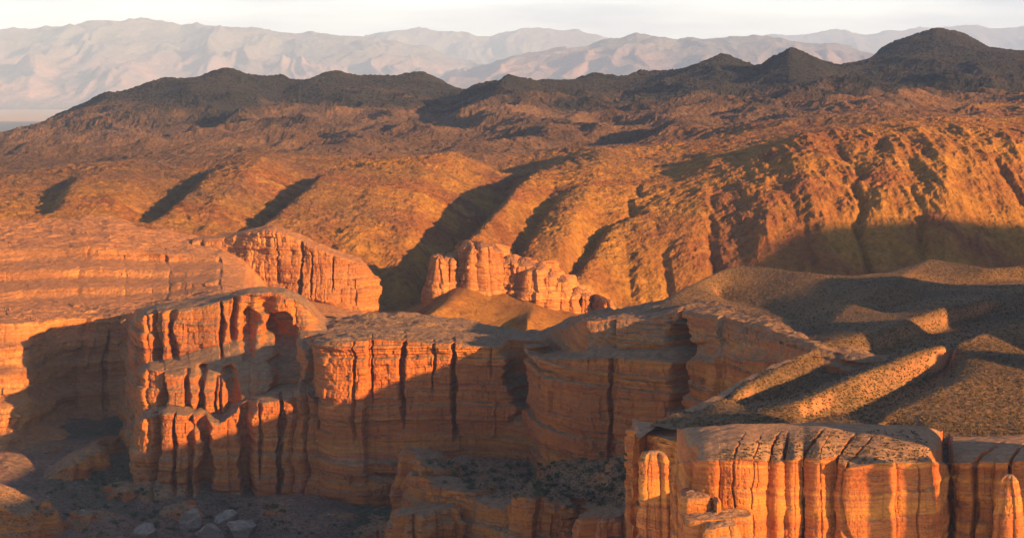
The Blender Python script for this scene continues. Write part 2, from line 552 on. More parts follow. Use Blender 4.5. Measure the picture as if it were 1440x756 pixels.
OCHRE = [
    z_line(py_of(-124, 790), 790), z_line(py_of(-122, 900), 900),
    # foot of the slopes
    [(-900, 300, 1050), (0, 302, 1050), (100, 302, 1050), (200, 314, 1050), (330, 340, 1050), (400, 340, 1050), (480, 372, 1035), (520, 400, 1020), (545, 440, 1000)],
    [(565, 440, 1000), (600, 432, 1000)],
    [(860, 440, 1000), (1100, 440, 1005), (1440, 440, 1005), (2300, 440, 1005)],
    # left: gullies and the ribs right of them
    [(95, 256, 1350), (84, 274, 1230), (62, 308, 1075)],
    [(110, 242, 1335), (98, 260, 1207), (79, 296, 1058)],
    [(280, 252, 1350), (268, 270, 1270), (232, 302, 1170), (198, 326, 1072)],
    [(300, 237, 1325), (285, 252, 1232), (249, 283, 1132), (214, 313, 1046)],
    [(440, 254, 1350), (428, 270, 1270), (384, 310, 1160), (340, 340, 1068)],
    [(464, 237, 1325), (445, 251, 1232), (401, 289, 1128), (357, 327, 1044)],
    [(0, 246, 1500), (60, 238, 1450), (150, 228, 1420), (185, 246, 1300), (160, 280, 1130)],
    [(220, 228, 1480), (300, 222, 1450), (380, 212, 1420), (350, 240, 1270), (310, 280, 1150), (290, 318, 1062)],
    [(470, 236, 1400), (545, 224, 1380), (600, 222, 1370), (640, 208, 1400), (690, 232, 1420)],
    [(545, 224, 1380), (530, 270, 1200), (500, 330, 1080), (490, 372, 1030)],
    [(600, 222, 1370), (588, 290, 1180), (560, 370, 1040)],
    # shadowed valley and the spur at its right
    [(690, 246, 1450), (720, 246, 1440), (764, 240, 1440)],
    [(716, 276, 1335), (690, 304, 1260), (640, 356, 1130), (600, 414, 1030), (572, 440, 985)],
    [(775, 236, 1360), (740, 250, 1250), (705, 288, 1130), (660, 338, 1040), (622, 370, 985)],
    [(775, 236, 1420), (800, 216, 1420), (850, 206, 1430), (890, 224, 1400), (960, 218, 1420), (1010, 206, 1400)],
    [(850, 206, 1430), (830, 260, 1210), (800, 326, 1070), (780, 368, 1015)],
    [(782, 288, 1195), (742, 338, 1098), (712, 388, 1020)],
    [(790, 275, 1180), (753, 323, 1082), (726, 373, 1008)],
    [(846, 328, 1120), (822, 369, 1062), (796, 408, 1012)],
    [(860, 315, 1108), (834, 355, 1050), (812, 395, 1002)],
    [(960, 218, 1420), (940, 262, 1200), (905, 356, 1060), (880, 420, 1012)],
    [(1010, 206, 1400), (1000, 228, 1260), (985, 270, 1160), (965, 365, 1050)],
    # right: the steep rugged wall
    [(1010, 206, 1400), (1045, 228, 1250), (1090, 205, 1240), (1130, 186, 1260), (1160, 180, 1290), (1220, 192, 1240), (1250, 184, 1260), (1330, 172, 1300), (1400, 185, 1260), (1440, 190, 1250), (2300, 180, 1300)],
    [(1240, 200, 1235), (1232, 240, 1160), (1222, 285, 1105)],
    [(1252, 192, 1235), (1248, 236, 1160), (1240, 280, 1100)],
    [(1078, 282, 1120), (1064, 315, 1085), (1050, 352, 1055)],
    [(1094, 276, 1115), (1080, 310, 1080), (1066, 346, 1050)],
    [(1130, 186, 1260), (1140, 250, 1140), (1150, 320, 1070)],
    [(1330, 200, 1215), (1330, 260, 1120), (1340, 330, 1060)],
    # small cone in front of the valley mouth
    [(706, 380, 985), (650, 412, 945), (598, 443, 905)],
    [(760, 420, 960), (740, 452, 900)],
    # rolling ground up to the dark hills
    [(-900, 226, 1750), (0, 226, 1750), (120, 214, 1800), (260, 206, 1800), (430, 204, 1800), (560, 206, 1750), (700, 196, 1800), (760, 204, 1750), (880, 188, 1800), (1000, 170, 1750), (1080, 178, 1700), (1180, 152, 1750), (1260, 150, 1750), (1330, 158, 1700), (1440, 160, 1650), (2300, 165, 1650)],
    [(-900, 215, 2400), (0, 208, 2400), (70, 200, 2350), (180, 196, 2300), (300, 184, 2300), (420, 172, 2300), (520, 166, 2250), (600, 184, 2250), (650, 166, 2250), (700, 156, 2250), (780, 160, 2250), (850, 166, 2250), (930, 150, 2250), (1040, 140, 2200), (1120, 120, 2300), (1200, 122, 2250), (1300, 132, 2250), (1440, 132, 2250), (2300, 130, 2300)],
]
SKYLINE = [(-900, 215, 3000), (-60, 200, 3000), (0, 197, 3000), (40, 188, 3000), (90, 158, 2950), (148, 124, 2850), (170, 129, 2850), (215, 114, 2900), (280, 107, 2950), (306, 98, 3000), (325, 92, 3000), (350, 102, 3000), (400, 107, 3000), (425, 112, 3050), (455, 104, 3050), (475, 100, 3050), (500, 110, 3100), (550, 107, 3150), (592, 100, 3200), (625, 117, 3200)]
SKYLINE2 = [(625, 130, 2900), (660, 128, 2700), (680, 115, 2650), (710, 103, 2620), (745, 117, 2650)]
SKYLINE3 = [(745, 117, 2850), (775, 112, 3000), (800, 114, 3000), (835, 100, 3000), (870, 110, 3000), (910, 98, 3050), (960, 93, 3050), (990, 83, 3050), (1015, 75, 3050), (1065, 95, 3000), (1085, 82, 2800), (1110, 68, 2750), (1150, 84, 2800), (1190, 98, 2950), (1225, 78, 3300), (1270, 54, 3400), (1300, 44, 3400), (1320, 40, 3400), (1345, 44, 3400), (1375, 56, 3400), (1420, 82, 3300), (1440, 77, 3300), (1500, 60, 3300), (2300, 80, 3300)]
DARK = [OCHRE[-1], OCHRE[-2], SKYLINE, SKYLINE2, SKYLINE3, z_line(py_of(-240, 4800), 4800),
        [(325, 92, 3000), (300, 125, 2700), (250, 160, 2500)], [(475, 100, 3050), (460, 130, 2750), (430, 155, 2450)],
        [(592, 100, 3200), (560, 130, 2800), (530, 158, 2400)], [(710, 103, 2620), (700, 125, 2500), (690, 150, 2330)],
        [(1320, 40, 3400), (1310, 75, 2900), (1290, 110, 2500)], [(1110, 68, 2750), (1112, 92, 2550), (1120, 112, 2380)],
        [(1015, 75, 3050), (1010, 105, 2700), (1020, 130, 2350)], [(400, 130, 2900), (380, 150, 2600)], [(640, 140, 2800), (610, 165, 2450)], [(870, 130, 2800), (860, 152, 2450)], [(1070, 110, 2800), (1060, 128, 2450)], [(1190, 112, 2700), (1200, 118, 2450)]]

hill_field = Field(-900, 2300, 780, 5000, OCHRE + DARK[2:], 800, 420, 1)


def erode(z, dx, steps, kk, m=0.45):
    """stream power erosion on a regular grid: cuts branching gullies into the slopes"""
    nr, nc = z.shape
    n = nr * nc
    idx = np.arange(n).reshape(nr, nc)
    offs = [(-1, 0, 1), (1, 0, 1), (0, -1, 1), (0, 1, 1), (-1, -1, 1.414), (-1, 1, 1.414), (1, -1, 1.414), (1, 1, 1.414)]
    z = z.copy()
    for it in range(steps):
        best = np.zeros((nr, nc)); rec = idx.copy(); dist = np.ones((nr, nc))
        zp = np.pad(z, 1, mode='edge'); ip = np.pad(idx, 1, mode='edge')
        for di, dj, L in offs:
            zs = zp[1 + di:1 + di + nr, 1 + dj:1 + dj + nc]
            sl = (z - zs) / L
            mk = sl > best
            best = np.where(mk, sl, best)
            rec = np.where(mk, ip[1 + di:1 + di + nr, 1 + dj:1 + dj + nc], rec)
            dist = np.where(mk, L, dist)
        rec = rec.ravel(); dist = dist.ravel() * dx
        dep = (rec != np.arange(n)).astype(np.int64)
        rr = rec.copy()
        for _ in range(13):
            dep = dep + dep[rr]
            rr = rr[rr]
        order = np.argsort(dep, kind='stable')
        cuts = np.searchsorted(dep[order], np.arange(dep.max() + 2))
        acc = np.full(n, dx * dx)
        levels = [order[cuts[l]:cuts[l + 1]] for l in range(1, dep.max() + 1)]
        for lv in reversed(levels):
            np.add.at(acc, rec[lv], acc[lv])
        zf = z.ravel()
        f = kk * acc ** m / dist
        for lv in levels:
            zf[lv] = (zf[lv] + f[lv] * zf[rec[lv]]) / (1 + f[lv])
        z = zf.reshape(nr, nc)
        z = z * 0.94 + 0.06 * blur(z, 1)
    return z


def hill_base_noise(X, Y):
    far = smooth(1330, 1900, Y)
    near = smooth(930, 1040, Y)
    d = near * (3.0 * fbm(X / 70, Y / 90, 1.7, 3, 0.5) + 1.3 * fbm(X / 22, Y / 26, 6.1, 3, 0.55))
    d = d + far * (24 * (ridged(X / 150 + 8, Y / 210, 0.9, 4, 0.5) - 0.4) + 6 * fbm(X / 70, Y / 90, 3.1, 4, 0.55))
    return d * (1 - 0.6 * smooth(2450, 2900, Y))


ED = 4.0
ex = np.arange(-1060, 1060 + ED, ED)
ey = np.arange(900, 3800 + ED, ED)
EX, EY = np.meshgrid(ex, ey)
EB = hill_field.at_xy(EX, EY) + hill_base_noise(EX, EY)
EE = erode(EB, ED, 16, 0.018)
EDL = EE - EB
EDL = EDL - blur(EDL, 200)[::1] * 0.55
bx = np.minimum(smooth(0, 60, EX + 1060), smooth(0, 60, 1060 - EX)) * np.minimum(smooth(900, 960, EY), 1 - smooth(3700, 3800, EY))
EDL = EDL * bx * (1 - 0.65 * smooth(2450, 2950, EY))


def hill_detail(X, Y, Z, PX):
    c = np.clip((X + 1060) / ED, 0, len(ex) - 1.01); r = np.clip((Y - 900) / ED, 0, len(ey) - 1.01)
    ci, ri = c.astype(int), r.astype(int)
    cf, rf = c - ci, r - ri
    dl = (EDL[ri, ci] * (1 - cf) + EDL[ri, ci + 1] * cf) * (1 - rf) + (EDL[ri + 1, ci] * (1 - cf) + EDL[ri + 1, ci + 1] * cf) * rf
    inside = (X > -1060) & (X < 1060) & (Y > 900) & (Y < 3800)
    d = hill_base_noise(X, Y) + np.where(inside, dl, 0)
    near = smooth(930, 1040, Y)
    crag = np.clip(0.5 + 1.6 * noise(X / 90, Y / 90, 7.7), 0, 1)
    d = d + near * ((0.5 + 1.7 * crag) * (ridged(X / 12 + 0.4 * fbm(X / 30, Y / 30, 1.1, 2), Y / 17, 4.2, 4, 0.6) - 0.45) + 1.0 * fbm(X / 4, Y / 5, 8.2, 3, 0.6)) * (1 + 0.8 * smooth(1500, 2600, Y))
    wall = smooth(960, 1060, PX) * smooth(1000, 1060, Y) * (1 - smooth(1270, 1360, Y))
    d = d + wall * (3.2 * (ridged(X / 24, Y / 170, 2.9, 4, 0.55) - 0.5) + 1.3 * (ridged(X / 8, Y / 40, 5.9, 3) - 0.5))
    return d


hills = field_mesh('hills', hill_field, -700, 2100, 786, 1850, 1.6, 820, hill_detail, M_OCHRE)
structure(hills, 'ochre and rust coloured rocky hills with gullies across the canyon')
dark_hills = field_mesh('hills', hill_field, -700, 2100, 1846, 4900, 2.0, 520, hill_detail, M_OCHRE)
structure(dark_hills, 'dark slate hills along the skyline, their shade put into the colour')


# ------------------------------------------------------------------ cliffs
def layer_table(seed, lo=-170.0, hi=150.0):
    r = np.random.default_rng(seed)
    z, val = lo, []
    edges, vals = [lo], []
    while z < hi:
        z += float(np.clip(r.lognormal(0.25, 0.75), 0.35, 5.0))
        edges.append(z)
        vals.append(r.uniform(-1, 1))
    zz_ = np.arange(lo, hi, 0.08)
    v = np.array(vals)[np.clip(np.searchsorted(edges, zz_, side='right') - 1, 0, len(vals) - 1)]
    k = np.ones(5) / 5
    return zz_, np.convolve(v, k, 'same')


LZ, LV = layer_table(3)
LV = np.sign(LV) * np.abs(LV) ** 1.8 * 1.5


def strata(x, y, z):
    zw = z + 2.2 * noise(x / 90, y / 90, 2.0) + 0.5 * noise(x / 14, y / 14, z / 9)
    return np.interp(zw, LZ, LV)


def hash01(i, j, seed):
    h = PERM[PERM[(i.astype(np.int64) * 7 + seed * 131) & 255] + (j.astype(np.int64) * 13 + seed * 57) % 256]
    h2 = PERM[PERM[(h + i.astype(np.int64)) & 255] + (j.astype(np.int64) & 255)]
    return (h * 256 + h2) / 65535.0


def blocks(s, z, w, h, seed):
    """broken masonry of a jointed rock face: beds of uneven height, blocks of uneven length, each set a little in or out (-1..1)"""
    r = np.random.default_rng(seed)
    e = np.cumsum(np.exp(r.normal(0, 0.5, 600)) * h) - 175.0
    row = np.searchsorted(e, z)
    sh = hash01(row, row * 3, seed)
    q = s / w + sh * 17.0
    i = np.floor(q)
    jit = 0.35 * (hash01(i, row, seed + 1) - 0.5)
    f = q - i
    i = np.where(f < 0.18 + jit * 0.5, i - 1, i)
    wide = np.floor(i / 2)
    use_wide = hash01(wide, row, seed + 5) < 0.4
    i = np.where(use_wide, wide * 2, i)
    v = hash01(i, row, seed + 2) * 2 - 1
    return np.sign(v) * np.abs(v) ** 1.4


class Cells:
    """joint blocks along a cliff: grooves between them and a small set-back each"""
    def __init__(self, seed, lo, hi, w, spread, off, groove):
        r = np.random.default_rng(seed)
        e = [lo]
        while e[-1] < hi:
            e.append(e[-1] + w * float(np.exp(r.normal(0, spread))))
        self.e = np.array(e)
        self.off = r.uniform(-1, 1, len(e) + 2) * off
        self.gr = groove * r.random(len(e) + 2) ** 2

    def __call__(self, s, wg):
        e = self.e
        i = np.clip(np.searchsorted(e, s, side='right') - 1, 0, len(e) - 2)
        dl, dr = s - e[i], e[i + 1] - s
        g = self.gr[i] * np.exp(-(np.maximum(dl, 0) / wg)) + self.gr[i + 1] * np.exp(-(np.maximum(dr, 0) / wg))
        w = e[i + 1] - e[i]
        t = np.clip(dl / w, 0, 1)
        rnd = 1 - (2 * t - 1) ** 4
        return self.off[i] + rnd * np.minimum(0.045 * w, 0.8) - g


def cliff_offset(s, x, y, z, seed, k=1.0, big=22.0, small=6.0, gs=1.0, blk=1.0, st=1.0):
    """outward push of a cliff face"""
    sw = s + 2.0 * k * noise(x / 30, y / 30, z / (16 * k) + seed) + 0.5 * k * noise(x / 5, y / 5, z / 3.5)
    lo, hi = float(s.min()) - 20, float(s.max()) + 20
    d = Cells(seed + 1, lo, hi, big * k, 0.5, 2.6 * k, 4.5 * k * gs)(sw, 0.7 * k)
    zw = z + 4 * noise(x / 60, y / 60, seed + 0.5)
    storey = np.floor(zw / (11.0 * k)).astype(int)
    small_d = np.zeros_like(d)
    for q in range(3):
        c = Cells(seed + 11 + q, lo, hi, small * k, 0.6, 0.6 * k * gs, 1.4 * k * gs)(sw + 3.1 * q, 0.35 * k)
        small_d = np.where(storey % 3 == q, c, small_d)
    d = d + 0.8 * small_d
    d = d + np.clip(0.55 + 0.85 * noise(x / 25, y / 25, z / 30 + 9.0), 0.03, 1.0) * k * st * strata(x, y, z)
    wz = z + 1.2 * k * noise(x / 20, y / 20, 4.4) + 0.5 * k * noise(x / 4, y / 4, z / 4)
    ws = s + 0.9 * k * noise(z / 5, x / 9, y / 9 + seed) + 0.3 * k * noise(z / 1.6, x / 2, y / 2)
    m = 0.35 + 0.9 * np.clip(0.5 + 1.2 * noise(x / 18, y / 18, z / 14 + seed), 0, 1)
    d = d + k * blk * m * (1.1 * blocks(ws, wz, 7.5 * k, 5.5 * k, seed + 3) + 0.55 * blocks(ws * 1.03, wz, 2.9 * k, 2.0 * k, seed + 4) + 0.25 * blocks(ws * 0.97, wz, 1.2 * k, 0.8 * k, seed + 6))
    d = d + k * (1.1 * fbm(x / (16 * k), y / (16 * k), z / (11 * k), 3, 0.5) + 0.28 * fbm(x / (1.6 * k), y / (1.6 * k), z / (0.9 * k), 2, 0.6))
    return d


def spline(P, t):
    """Catmull-Rom through rows of P (n, ...) at parameters t in 0..n-1"""
    n = len(P)
    i = np.clip(t.astype(int), 0, n - 2)
    f = (t - i).reshape(-1, *([1] * (P.ndim - 1)))
    p0, p1, p2, p3 = P[np.clip(i - 1, 0, n - 1)], P[i], P[i + 1], P[np.clip(i + 2, 0, n - 1)]
    a = 0.5 * ((2 * p1) + (p2 - p0) * f + (2 * p0 - 5 * p1 + 4 * p2 - p3) * f ** 2 + (3 * p1 - p0 - 3 * p2 + p3) * f ** 3)
    lin = p1 * (1 - f) + p2 * f
    return 0.5 * a + 0.5 * lin


def sheet(name, cols, segs, mat, seed, ds=0.35, k=1.0, fissures=(), big=22.0, small=6.0, parent=None, rim_row=None, top_noise=1.0, undul=0.0, gs=1.0, blk=1.0, st=1.0, crack=0.0):
    """A rock wall swept along control columns.  cols: each a list of (px, py, Y); segs: (rows, cliffness) between them.
    fissures: (px, half width m, depth m, seg0, seg1)"""
    P = np.array([[pt(*p) for p in c] for c in cols])           # (n, K, 3)
    rim_row = rim_row if rim_row is not None else P.shape[1] // 2
    L = np.concatenate([[0], np.cumsum(np.linalg.norm(np.diff(P[:, rim_row, :2], axis=0), axis=1))])
    nu = int(L[-1] / ds) + 2
    s = np.linspace(0, L[-1], nu)
    t = np.interp(s, L, np.arange(len(P)))
    Q = spline(P, t)                                            # (nu, K, 3)
    rows, wts, seg_id = [], [], []
    for j, sg in enumerate(segs):
        n, w = sg[:2]
        steps = sg[2] if len(sg) > 2 else 0
        f = np.linspace(0, 1, n, endpoint=(j == len(segs) - 1))
        for q in f:
            if steps:
                r_ = np.random.default_rng(seed + j)
                e = np.concatenate([[0], np.cumsum(r_.uniform(0.5, 1.5, steps))])
                e /= e[-1]
                qw = np.clip(q + 0.35 / steps * noise(s / 45, j + 0.3, 2.2) * (4 * q * (1 - q)), 0, 1)
                m_ = np.clip(np.searchsorted(e, qw, side='right') - 1, 0, steps - 1)
                g_ = (qw - e[m_]) / (e[m_ + 1] - e[m_])
                hq = e[m_] + (e[m_ + 1] - e[m_]) * (0.5 * smooth(0.4, 1.0, g_) + 0.5 * g_)
                vq = e[m_] + (e[m_ + 1] - e[m_]) * (0.4 * smooth(0.0, 0.6, g_) + 0.6 * g_)
                A_, B_ = Q[:, j], Q[:, j + 1]
                rows.append(np.concatenate([A_[:, :2] * (1 - hq[:, None]) + B_[:, :2] * hq[:, None], A_[:, 2:] * (1 - vq[:, None]) + B_[:, 2:] * vq[:, None]], 1))
            else:
                rows.append(Q[:, j] * (1 - q) + Q[:, j + 1] * q)
            wts.append(w)
            seg_id.append(j + q)
    B = np.stack(rows, 0)                                       # (nv, nu, 3)
    w = np.array(wts, float)
    ker = 5
    w = np.convolve(np.pad(w, ker, mode='edge'), np.ones(2 * ker + 1) / (2 * ker + 1), 'valid')[:, None]
    tan = np.gradient(Q[:, rim_row, :2], axis=0)
    tan = blur(tan, 12, 0)
    tan /= np.linalg.norm(tan, axis=1)[:, None] + 1e-9
    nrm = np.stack([tan[:, 1], -tan[:, 0]], 1)                   # left to right along the wall: this faces the camera
    x, y, z = B[..., 0], B[..., 1], B[..., 2]
    S = np.broadcast_to(s[None, :], x.shape)
    drop = np.zeros_like(x)
    d = cliff_offset(S, x, y, z, seed, k, big, small, gs, blk, st) * w
    sid = np.array(seg_id)[:, None]
    pxu = np.interp(s, L, [c[rim_row][0] for c in cols])
    for (fp, hw, dep, s0, s1) in fissures:
        sf = np.interp(fp, [c[rim_row][0] for c in cols], L)
        sf = sf + (1.6 * np.maximum(rim_row - sid, 0) ** 1.6 * (1 + 0.6 * math.sin(fp)) if crack else 0.0)
        wob = 1.0 * noise(z / 9 + fp, fp / 10, 3.3) * (1 + hw) + (0.9 * noise(x / 3, y / 3, fp) if crack else 0.0) + 0.5 * noise(z / 2.5 + fp, 1.1, 7.7)
        hv = hw * np.clip(0.95 + 1.5 * noise(z / 7 + fp * 0.7, 2.2, 9.1) + 0.5 * noise(z / 1.8, fp, 1.2), 0.25, 1.9)
        g = np.exp(-(np.abs(S - sf + wob) / hv) ** 4)
        m = smooth(s0 - 0.15, s0 + 0.05, sid) * (1 - smooth(s1 - 0.1, s1 + 0.1, sid))
        d = d - dep * g * m * np.where((sid < rim_row - 0.02) & (crack > 0), 0.0, 1.0)
        if crack:
            drop = drop + crack * np.clip(dep / 3, 0.3, 1.2) * g * smooth(0.35, 1.0, sid) * (sid < rim_row + 0.02)
    if undul:
        d = d + undul * (ridged(x / 75, y / 75, seed + z / 160, 3) - 0.4) * smooth(0.0, 0.6, sid) * (1 - smooth(len(segs) - 0.6, len(segs), sid))
    X = x + nrm[None, :, 0] * d
    Yy = y + nrm[None, :, 1] * d
    flat = 1 - w
    Z = z + flat * top_noise * (1.1 * fbm(x / 12, y / 12, seed + 0.1, 4, 0.55)) + w * 0.35 * fbm(x / 6, y / 6, z / 6, 3) - drop
    return mesh_obj(name, np.stack([X, Yy, Z], -1), grid_faces(*X.shape), mat, parent, smooth_shade=False)


def butte(name, pxl, pxr, py_top, Y, depth, mat, seed, z_bot=-131.0, n=4.0, batter=0.10, dome=2.0, k=0.8, ds=0.4, rot=0.0, parent=None, tilt=0.0, amp=1.0, back_rise=0.0, cap=0.0, big=16.0, small=4.5, gs=0.6, blk=1.0, label=None, own_origin=False):
    """free sided block of banded rock, closed all round with a rough domed top"""
    cx = (0.5 * (pxl + pxr) - 720) / F * Y
    a = 0.5 * (pxr - pxl) / F * Y
    bb = depth / 2.0
    cy = Y + bb
    zt = (HOR - py_top) / F * Y
    per = 4 * (a + bb)
    nu = max(24, int(per / ds))
    hgt = zt - z_bot
    nv = max(12, int(hgt / ds))
    th = np.linspace(0, 2 * np.pi, nu, endpoint=False) + 0.3
    # even steps along the outline
    th_f = np.linspace(0, 2 * np.pi, 2000)
    def outline(t):
        c, s_ = np.cos(t), np.sin(t)
        r = (np.abs(c) ** n + np.abs(s_) ** n) ** (-1 / n)
        return a * r * c, bb * r * s_
    xf, yf = outline(th_f)
    Lf = np.concatenate([[0], np.cumsum(np.hypot(np.diff(xf), np.diff(yf)))])
    s = np.linspace(0, Lf[-1], nu, endpoint=False)
    th = np.interp(s, Lf, th_f)
    ox, oy = outline(th)
    tx, ty = np.roll(ox, -1) - np.roll(ox, 1), np.roll(oy, -1) - np.roll(oy, 1)
    tl = np.hypot(tx, ty) + 1e-9
    nx, ny = ty / tl, -tx / tl
    for arr in range(3):
        nx = (np.roll(nx, 1) + 2 * nx + np.roll(nx, -1)) / 4
        ny = (np.roll(ny, 1) + 2 * ny + np.roll(ny, -1)) / 4
    v = np.linspace(0, 1, nv)[:, None]
    zz_ = zt - v * hgt
    cr, sr = math.cos(rot), math.sin(rot)
    wx = cx + ox * cr - oy * sr
    wy = cy + ox * sr + oy * cr
    rnx, rny = nx * cr - ny * sr, nx * sr + ny * cr
    X0 = np.broadcast_to(wx, (nv, nu)).copy(); Y0 = np.broadcast_to(wy, (nv, nu)).copy()
    Z0 = np.broadcast_to(zz_, (nv, nu)).copy()
    S = np.broadcast_to(s, (nv, nu))
    d = amp * cliff_offset(S, X0, Y0, Z0, seed, k, big, small, gs, blk)
    # blend the seam where the outline closes
    edge = smooth(0, 2.0, S) * smooth(0, 2.0, Lf[-1] - S)
    d = d * edge + (1 - edge) * amp * 0.5 * fbm(X0 / 5, Y0 / 5, Z0 / 4, 2)
    d = np.maximum(d, -0.55 * min(a, bb)) + batter * v * hgt
    if cap:
        d = d + cap * (1 - smooth(1.2, 2.6, zt - Z0))
    # rounded shoulder
    d = d - 0.9 * k * (1 - smooth(0, 1.6 * k, zt - Z0))
    X = X0 + rnx * d; Yv = Y0 + rny * d
    nr = max(8, int(min(a, bb) / ds * 0.8))
    kx = np.fft.irfft(np.fft.rfft(X[0]) * np.exp(-(np.arange(nu // 2 + 1) / 5.0) ** 2), nu)
    ky = np.fft.irfft(np.fft.rfft(Yv[0]) * np.exp(-(np.arange(nu // 2 + 1) / 5.0) ** 2), nu)
    ring_x, ring_y, ring_z = [], [], []
    ccx, ccy = X[0].mean(), Yv[0].mean()
    for q in range(1, nr + 1):
        f = 1 - q / nr
        wf = f ** (1.5 + 0.15 * nr)
        rx = ccx + (X[0] * wf + kx * (1 - wf) - ccx) * f; ry = ccy + (Yv[0] * wf + ky * (1 - wf) - ccy) * f
        h = dome * (1 - f ** 2) + (0.7 * k * fbm(rx / 4, ry / 4, seed + 0.7, 4, 0.6) + 0.45 * k * fbm(rx / 1.1, ry / 1.1, seed + 1.7, 3, 0.6)) * (1 - f ** 6)
        ring_x.append(rx); ring_y.append(ry); ring_z.append(zt + h)
    X = np.concatenate([np.array(ring_x)[::-1], X]); Yv = np.concatenate([np.array(ring_y)[::-1], Yv]); Z = np.concatenate([np.array(ring_z)[::-1], Z0])
    if tilt or back_rise:
        wgt = np.clip((Z - z_bot) / hgt, 0, 1.1) ** 3
        Z = Z + wgt * (tilt * (X - cx) + back_rise * (Yv - (cy - bb)))
    origin = (cx, cy, z_bot + ZC) if own_origin else None
    return mesh_obj(name, np.stack([X, Yv, Z], -1), grid_faces(X.shape[0], nu, True), mat, parent, smooth_shade=False, origin=origin)


# ---- left: the stepped red wall
def lw(px, ys):
    n_ = float(np.interp(px, [30, 110], [1, 0]))
    Ys = (1060, 940, 850, 785 - 60 * n_, 735 - 60 * n_, 640 - 30 * n_)
    return [(px, yy, Y) for yy, Y in zip(ys, Ys)]


left_wall = sheet('cliff_terrain', [
    lw(-700, (300, 352, 432, 455, 630, 740)), lw(-300, (300, 352, 432, 455, 630, 740)),
    lw(-40, (300, 352, 434, 455, 628, 735)), lw(20, (302, 350, 432, 455, 622, 720)), lw(90, (302, 346, 430, 448, 600, 705)),
    lw(150, (304, 346, 428, 442, 592, 690)), lw(215, (316, 356, 424, 436, 590, 680)), lw(280, (330, 360, 412, 424, 585, 680)),
    lw(312, (336, 362, 407, 419, 585, 680)), lw(345, (356, 376, 411, 422, 585, 680)), lw(375, (392, 404, 426, 436, 588, 680)), lw(400, (424, 432, 440, 447, 590, 680)), lw(440, (442, 446, 451, 456, 590, 680)),
    lw(500, (448, 451, 455, 459, 590, 680)), lw(535, (450, 453, 456, 460, 590, 680))],
    [(90, 0.3), (150, 0.8, 3), (60, 0.25), (190, 0.9, 4), (70, 0.1)], M_ROCK_FAR, 21, ds=0.55, k=1.25, rim_row=3, undul=13,
    top_noise=2.5, fissures=[(310, 1.0, 4, 1, 2), (150, 0.8, 4, 3, 4), (60, 0.9, 4, 3, 4)])
structure(left_wall, 'stepped red and orange banded wall on the left')
upper = sheet('cliff_terrain', [
    [(270, 335, 1020), (270, 339, 1002), (270, 400, 985), (270, 425, 940)],
    [(318, 328, 1018), (318, 333, 1000), (318, 400, 985), (318, 428, 940)],
    [(350, 322, 1012), (350, 327, 992), (350, 400, 978), (350, 430, 932)],
    [(385, 316, 1005), (385, 322, 985), (385, 412, 972), (385, 432, 930)],
    [(425, 330, 1000), (425, 338, 980), (425, 420, 965), (425, 440, 925)],
    [(470, 350, 995), (470, 356, 975), (470, 428, 962), (470, 446, 920)],
    [(505, 362, 995), (505, 370, 975), (505, 436, 962), (505, 450, 920)],
    [(525, 385, 995), (525, 392, 985), (525, 440, 975), (525, 452, 925)]],
    [(14, 0.2), (120, 1.0), (40, 0.2)], M_ROCK_FAR, 33, ds=0.5, k=0.9, rim_row=1, big=30, undul=4,
    fissures=[(392, 0.6, 3, 1.1, 1.8), (425, 0.9, 4, 1.05, 2), (441, 0.6, 3, 1.2, 1.9), (470, 0.5, 3, 1.1, 1.7)])
structure(upper, 'orange cracked cliff below the yellow hill, left of the shaded valley')

# ---- centre: flat topped mesa and the long shaded wall right of it
def mw(px, *p):
    return [(px, yy, Y) for yy, Y in p]


